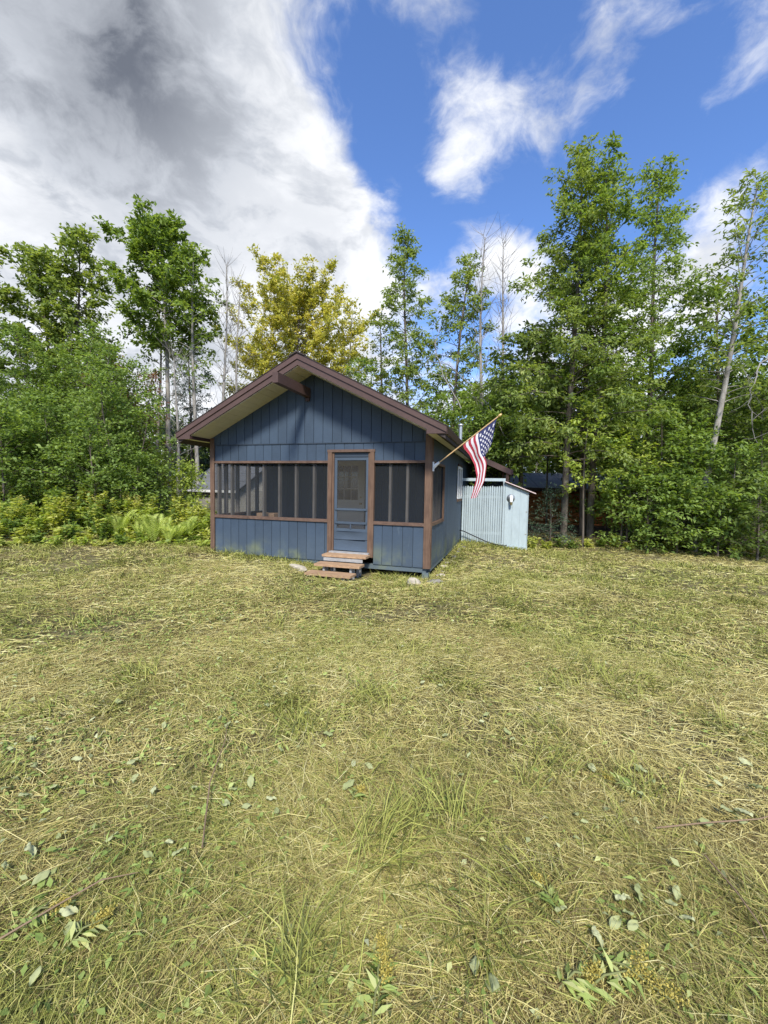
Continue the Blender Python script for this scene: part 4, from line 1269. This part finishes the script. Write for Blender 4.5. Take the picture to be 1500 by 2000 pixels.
# ------------------------------------------------------------------ mown grass: blades lying in swathes over the clearing
def outside_buildings(x, y):
    lx, ly = to_cab(x, y)
    ok = ~((lx > -WID - .0) & (lx < .0) & (ly > .06) & (ly < 8.4))
    ok &= ~((lx > -.05) & (lx < 1.95) & (ly > FY - .03) & (ly < FY + 1.3))
    ok &= ~((lx > -2.12) & (lx < -1.08) & (ly > -.98) & (ly < .1))
    return ok
def blades(name, x, y, heading, length, lean, width, tint, rnd, z0, rng, bend=.5):
    n = len(x)
    h = np.stack([np.cos(heading), np.sin(heading), np.zeros(n)], 1)
    sd_ = np.stack([-np.sin(heading), np.cos(heading), np.zeros(n)], 1)
    tw = rng.normal(0, .5, n)
    sd_ = sd_ * np.cos(tw)[:, None] + np.array([0, 0, 1.]) * np.sin(tw)[:, None]
    b = np.stack([x, y, gz(x, y) + z0], 1)
    cu = rng.normal(0, .25, n)
    up = np.array([0, 0, 1.])
    def point(s, ln):
        e = lean + bend * s * rng_b
        hor = (np.sin(np.clip(e, 0, 1.75)) * s * ln)[:, None]
        ver = (np.cos(np.clip(e, 0, 1.75)) * s * ln)[:, None]
        return b + h * hor + up * ver + np.stack([-np.sin(heading), np.cos(heading), np.zeros(n)], 1) * (cu * s * s * ln)[:, None]
    rng_b = rng.uniform(.2, 1.0, n)
    m = point(.55, length); t = point(1.0, length)
    w = width[:, None] * .5
    V = np.stack([b - sd_ * w, b + sd_ * w, m + sd_ * w * .85, m - sd_ * w * .85, t], 1).reshape(-1, 3)
    gmin = np.repeat(gz(x, y), 5) + .002
    V[:, 2] = np.maximum(V[:, 2], gmin)
    i = np.arange(n) * 5
    F = np.concatenate([np.stack([i, i + 1, i + 2], 1), np.stack([i, i + 2, i + 3], 1), np.stack([i + 3, i + 2, i + 4], 1)])
    return raw_mesh(name, V, F, MT['hay'], None, {'rnd': np.repeat(rnd, 5), 'tint': np.repeat(tint, 5)})
def wedge(n, r0, r1, rng, half=.98):
    r = np.sqrt(rng.uniform(r0 * r0, r1 * r1, n)); a = rng.uniform(-half, half, n)
    return r * np.sin(a), r * np.cos(a)
def greenness(x, y):
    g_ = .38 + .50 * vnoise(x, y, .9, 2) + .30 * vnoise(x, y, 3.4, 5) + .22 * sst(x, .8, 3.0) * sst(y, 5.5, 8)
    g_ = g_ + .22 * sst(x, -2.0, -5.0) * sst(y, 3, 6) - .12 * sst(y, 5, 9)
    g_ = g_ + .20 * sst(np.hypot(x, y), 3.6, 1.4)
    return np.clip(g_, .04, .96)
rng = np.random.default_rng(9)
ZONES = [(.75, 2.4, 150000, .0022, (.05, .25)), (2.4, 4.8, 150000, .0036, (.05, .22)), (4.8, 8.5, 120000, .0072, (.07, .22)), (8.5, 15.5, 110000, .012, (.08, .20))]
parts = []
for r0, r1, n, wd, (l0, l1) in ZONES:
    x, y = wedge(n, r0, r1, rng, 1.2 if r0 < 1 else .98)
    ok = outside_buildings(x, y) & (rng.random(n) < np.clip(.86 - .75 * vnoise(x, y, 1.7, 9), .18, 1)); x, y = x[ok], y[ok]; n = len(x)
    g_ = greenness(x, y)
    tint = np.clip((rng.random(n) < g_) * rng.uniform(.55, 1.0, n) + rng.uniform(0, .25, n), 0, 1)
    flow = 2.2 * vnoise(x, y, .8, 7) + 1.2 * vnoise(x, y, 2.6, 8)
    head = flow + rng.normal(0, .9, n) + math.pi * (rng.random(n) < .5)
    standing = rng.random(n) < (.14 + .30 * (tint > .5))
    lean = np.where(standing, rng.uniform(.25, .95, n), rng.uniform(1.2, 1.56, n))
    ln = rng.uniform(l0, l1, n) * np.where(standing, .45, 1.0)
    z0 = np.where(standing, 0, rng.uniform(0, .035, n))
    o = blades('mown_grass', x, y, head, ln, lean, wd * rng.uniform(.5, 1.4, n), tint, np.clip(rng.normal(.53, .31, n) - .17 * sst(np.hypot(x, y), 4.0, 1.6) + .20 * vnoise(x, y, .7, 6) + .10 * vnoise(x, y, 2.8, 3), 0, 1), z0, rng)
    parts.append(o)
LAB = ['loose straw and grass blades underfoot in the closest part of the clearing', 'cut grass lying in swathes across the open clearing', 'mown grass spread in front of the cabin steps', 'short mown grass around the cabin and along the wood edge']
for o, l in zip(parts, LAB):
    tag(o, l, 'grass', kind='stuff')
# green tufts that stayed standing
tx, ty, th, tl_, tn, tw_ = [], [], [], [], [], []
cx, cy = wedge(420, 1.0, 12.5, rng)
ok = outside_buildings(cx, cy); cx, cy = cx[ok], cy[ok]
cx = np.append(cx, [-.10, .0, .08, -.30, -.2, .25, .62, 1.9, 1.5, 1.7, -.5]); cy = np.append(cy, [1.72, 1.66, 1.78, 1.22, 1.18, 2.1, 1.5, 3.1, 3.3, 3.5, 2.6])
foot = [cab(-4.85 + i * .14 + random.uniform(-.05, .05), -.05 - random.uniform(0, .12)) for i in range(35)] + [cab(.12 + random.uniform(0, .12), .2 + i * .22) for i in range(21)] + [cab(.1 + i * .13, FY - .10 - random.uniform(0, .06)) for i in range(15)]
cx = np.append(cx, [q.x for q in foot]); cy = np.append(cy, [q.y for q in foot])
for a, b_ in zip(cx, cy):
    d = math.hypot(a, b_); k = int(rng.integers(30, 80) * (2.2 if d < 4 else 1))
    r_ = rng.normal(0, .05 + .012 * d, (k, 2))
    tx.append(a + r_[:, 0]); ty.append(b_ + r_[:, 1])
    c = rng.uniform(0, 6.28)
    th.append(c + rng.normal(0, 1.0, k)); tl_.append(rng.uniform(.08, .24, k) * (1.3 if d < 1.9 else 1)); tn.append(rng.uniform(.35, 1.25, k)); tw_.append(np.full(k, .0032 + .0009 * d))
tx, ty, th, tl_, tn, tw_ = map(np.concatenate, (tx, ty, th, tl_, tn, tw_))
ok = outside_buildings(tx, ty)
n = int(ok.sum())
o = blades('grass_tuft', tx[ok], ty[ok], th[ok], tl_[ok], tn[ok], tw_[ok], rng.uniform(.8, 1.0, n), np.clip(rng.normal(.30, .2, n), 0, 1), np.zeros(n), rng, .7)
tag(o, 'fresh green grass tufts scattered through the mown clearing', 'grass', kind='stuff')
# scattered small cut leaves
n = 9000
x, y = wedge(n, .9, 9.5, rng)
keep = (rng.random(n) < np.clip(.35 + .6 * vnoise(x, y, 1.0, 10) + .3 * sst(x, .5, -2.5), 0.05, 1)) & outside_buildings(x, y)
x, y = x[keep], y[keep]; n = len(x)
fo = Foliage()
a = rng.uniform(0, 6.28, n)
fo.add(*leaf_arrays(np.stack([x, y, gz(x, y) + rng.uniform(.02, .055, n)], 1), np.stack([np.cos(a), np.sin(a), rng.normal(0, .25, n)], 1), unit(rng.normal(0, .4, (n, 3)) + np.array([0, 0, 1])), rng.uniform(.018, .05, n) , .5, .1, np.clip(rng.normal(.5, .28, n), 0, 1)))
# denser drifts of cut leafy stems
NC = 170
ccx, ccy = wedge(NC, 1.1, 6.5, rng)
w_ = np.where(ccx < -.3, 1.0, .45)
def _ground(px, py):
    d = CR * ((px - 750) / FPX) + CU * ((1000 - py) / FPX) + _f
    return -1.6 / d.z * d.x, -1.6 / d.z * d.y
DRIFT = [(30, 1480), (60, 1540), (20, 1600), (100, 1690), (440, 1560), (400, 1500), (430, 1430), (300, 1430), (250, 1740), (330, 1770), (300, 1800), (480, 1590), (200, 1440), (370, 1830), (120, 1430), (30, 1450), (220, 1660), (320, 1690),
         (520, 1590), (1330, 1920), (1420, 1890), (1250, 1860), (860, 1960), (1450, 1950), (1230, 1800), (960, 1900), (450, 1950), (620, 1950), (90, 1880)]
dg = np.array([_ground(*p) for p in DRIFT])
ccx = np.append(ccx, dg[:, 0]); ccy = np.append(ccy, dg[:, 1]); w_ = np.append(w_, np.full(len(dg), 2.0))
for a0, b0, ww in zip(ccx, ccy, w_):
    if rng.random() > ww: continue
    m = int(rng.integers(20, 60)) * (2 if ww > 1.5 else 1); d = math.hypot(a0, b0)
    hd = rng.uniform(0, 6.28); lng = rng.uniform(.15, .45)
    tt = rng.uniform(-1, 1, m); off = rng.normal(0, .035 + .010 * d, m)
    qx = a0 + math.cos(hd) * tt * lng - math.sin(hd) * off; qy = b0 + math.sin(hd) * tt * lng + math.cos(hd) * off
    ok2 = outside_buildings(qx, qy); qx, qy = qx[ok2], qy[ok2]; m = len(qx)
    if m == 0: continue
    narrow = rng.random() < .45
    az = hd + rng.choice([-1, 1], m) * rng.uniform(.3, 1.2, m) if narrow else rng.uniform(0, 6.28, m)
    tone = rng.uniform(.0, .45)
    fo.add(*leaf_arrays(np.stack([qx, qy, gz(qx, qy) + rng.uniform(-.01, .045, m)], 1), np.stack([np.cos(az), np.sin(az), rng.normal(.1, .3, m)], 1), unit(rng.normal(0, .5, (m, 3)) + np.array([0, 0, 1])),
                        rng.uniform(.016, .048, m) * (1.3 if narrow else 1), .2 if narrow else .55, .1, np.clip(tone + rng.normal(0, .18, m), 0, 1)))
o = fo.build('leaf_litter', MT['freshleaf'])
tag(o, 'small cut green leaves scattered through the mown grass', 'leaves', kind='stuff')
n = 4200
x, y = wedge(n, 1.0, 7.0, rng)
keep = (rng.random(n) < np.clip(.02 + .75 * vnoise(x, y, 1.5, 11) + .45 * sst(x, .0, -1.4) + .25 * sst(x, .3, .9) * sst(y, 2.6, 1.6) - .1 * sst(y, 3.5, 6), 0.01, 1)) & outside_buildings(x, y)
x, y = x[keep], y[keep]; n = len(x)
fo = Foliage(); a = rng.uniform(0, 6.28, n)
fo.add(*leaf_arrays(np.stack([x, y, gz(x, y) + rng.uniform(.015, .06, n)], 1), np.stack([np.cos(a), np.sin(a), rng.normal(0, .35, n)], 1), unit(rng.normal(0, .55, (n, 3)) + np.array([0, 0, 1])), rng.uniform(.016, .046, n), .55, .16, np.clip(rng.normal(.4, .3, n), 0, 1)))
o = fo.build('wilted_litter', MT['paleleaf'])
tag(o, 'small pale wilted leaves strewn over the cut grass', 'leaves', kind='stuff')

# larger wilted leaves, one by one
def leaf_mesh(name, L, wd, rng, mat):
    nx, ny = 8, 4
    V = []
    for i in range(nx + 1):
        s = i / nx; w = wd * (math.sin(math.pi * min(1, s * .93 + .04)) ** .75) * (1 - .25 * s)
        for j in range(ny + 1):
            q = j / ny * 2 - 1
            V.append((L * (s - .5), q * w * .5, .10 * L * abs(q) ** 1.5 * math.sin(s * 3 + rng.uniform(-.2, .2)) + .10 * L * math.sin(s * 3.3 + 1) + rng.normal(0, .003) + .12 * L * math.sin(5 * s + 3 * q)))
    F = [(i * (ny + 1) + j, (i + 1) * (ny + 1) + j, (i + 1) * (ny + 1) + j + 1, i * (ny + 1) + j + 1) for i in range(nx) for j in range(ny)]
    me = bpy.data.meshes.new(name)
    me.from_pydata(V, [], F)
    at_ = me.attributes.new('rnd', 'FLOAT', 'POINT')
    at_.data.foreach_set('value', np.full(len(V), rng.uniform(.1, .9), np.float32))
    me.materials.append(MT[mat]); me.polygons.foreach_set('use_smooth', [True] * len(F)); me.update()
    return me
LM = [leaf_mesh('cut_leaf', .060, .036, rng, 'paleleaf') for _ in range(4)] + [leaf_mesh('cut_leaf', .070, .042, rng, 'freshleaf') for _ in range(3)]
def ground_at(px, py):
    d = CR * ((px - 750) / FPX) + CU * ((1000 - py) / FPX) + _f
    k = -1.6 / d.z
    return d.x * k, d.y * k
CL = [(20, 1480), (60, 1460), (95, 1440), (15, 1560), (50, 1575), (105, 1560), (60, 1690), (115, 1660), (80, 1745), (220, 1660), (330, 1670), (290, 1695), (350, 1690), (265, 1540), (300, 1565), (455, 1560), (480, 1595),
      (440, 1590), (530, 1580), (540, 1605), (430, 1415), (445, 1430), (135, 1810), (140, 1845), (490, 1545), (380, 1560), (690, 1510), (680, 1555), (720, 1515), (260, 1505), (150, 1500), (550, 1480), (10, 1720), (70, 1940),
      (1155, 1515), (1275, 1545), (1125, 1610), (1140, 1625), (1215, 1780), (1225, 1810), (1235, 1835), (1200, 1830), (1165, 1860), (1245, 1770), (1095, 1805), (1425, 1610), (1450, 1610), (1375, 1630), (1320, 1770), (1310, 1790), (1340, 1820),
      (900, 1530), (915, 1490), (870, 1450), (940, 1420), (950, 1405), (1000, 1455), (1250, 1520), (1400, 1550), (1475, 1555), (960, 1960), (925, 1925), (1455, 1505), (640, 1450), (600, 1410), (320, 1430), (180, 1420), (230, 1380), (520, 1390), (860, 1350), (825, 1345), (990, 1440)]
for i, (px, py) in enumerate(CL):
    x, y = ground_at(px, py)
    pale = (px * 7 + py) % 10 < 7
    o = link(bpy.data.objects.new('cut_leaf', LM[i % 4] if pale else LM[4 + i % 3]))
    s = random.uniform(.6, 1.3)
    o.scale = (s, s, s)
    o.location = (x, y, float(gz(x, y)) + .050)
    o.rotation_euler = (random.uniform(-.5, .5), random.uniform(-.4, .4), random.uniform(0, 6.28))
    tag(o, 'pale wilted leaf lying underside up on the mown grass' if pale else 'green cut leaf lying on the mown grass', 'leaf', 'pale cut leaves on the grass' if pale else 'green cut leaves on the grass')
# cut stems
STEMS = [((395, 1680), (410, 1560), (440, 1470), (445, 1420), 'cut leafy sapling stem lying in the grass'), ((1280, 1642), (1370, 1645), (1480, 1635), (1520, 1610), 'bent brown twig lying across the straw'), ((0, 1865), (110, 1815), (200, 1760), (270, 1730), 'long straw-coloured weed stalk lying in the grass'),
         ((115, 1252), (180, 1257), (240, 1261), (315, 1264), 'thin pale stick lying on the far grass'), ((1375, 1700), (1430, 1780), (1480, 1850), (1510, 1900), 'green weed stalk arching over the straw')]
for a in STEMS:
    P_ = []
    for j, (px, py) in enumerate(a[:4]):
        x, y = ground_at(px, py); P_.append((x, y, float(gz(x, y)) + .05 + (.03 if j in (1, 2) else 0)))
    o = mesh_obj('weed_stalk' if 'stalk' in a[4] else 'fallen_twig', *tube(P_, [.0035, .0034, .0028, .0015], 6), MT['drystem'] if 'brown' in a[4] or 'straw' in a[4] or 'leafy' in a[4] else MT['stem'], None, True)
    tag(o, a[4], 'stem')
# cut goldenrod sprigs lying in the grass
SPR = [(1215, 1940, .11, .3), (1060, 1760, .05, 1.8), (745, 1915, .06, 1.5), (1200, 1545, .06, 2.6), (185, 1840, .05, .9), (1140, 1945, .05, .2), (745, 1960, .06, 1.3), (1255, 1955, .09, -.6), (100, 1810, .05, .4), (700, 1570, .03, 1)]
for i, (px, py, L_, hd) in enumerate(SPR):
    x, y = ground_at(px, py)
    root = empty('goldenrod_sprig', (x, y, float(gz(x, y)) + .045), hd)
    r = np.random.default_rng(800 + i)
    mesh_obj('stem', *tube([(-L_ * 1.8, 0, -.01), (-L_ * .6, .01, .02), (L_ * .9, -.01, .015)], [.004, .0035, .002], 5), MT['stem'], root, True)
    fl_ = Foliage()
    for k in range(7):
        b0 = np.array([L_ * (k / 7 - .1), 0, .015]); d = unit(np.array([.6, r.uniform(-1, 1), r.uniform(0, .5)]))
        m = 55
        q = b0 + d * r.uniform(0, L_ * .55, (m, 1)) + r.normal(0, .006, (m, 3))
        fl_.add(*leaf_arrays(q, unit(r.normal(0, 1, (m, 3))), unit(r.normal(0, 1, (m, 3))), r.uniform(.004, .009, m), .7, .1, r.random(m)))
    fl_.build('flower_head', MT['gold_flower'], root)['kind'] = 'stuff'
    fo = Foliage(); m = 16
    q = np.stack([r.uniform(-L_ * 1.8, 0, m), np.zeros(m), np.full(m, .012)], 1)
    fo.add(*leaf_arrays(q, unit(np.stack([r.uniform(.1, .8, m), r.choice([-1, 1], m) * r.uniform(.5, 1, m), r.normal(0, .2, m)], 1)), unit(r.normal(0, .3, (m, 3)) + np.array([0, 0, 1])), r.uniform(.04, .075, m), .24, .06, r.random(m)))
    fo.build('foliage', MT['freshleaf'], root)
    tag(root, 'cut goldenrod sprig with yellow flowers lying in the straw', 'goldenrod', 'cut goldenrod in the clearing')
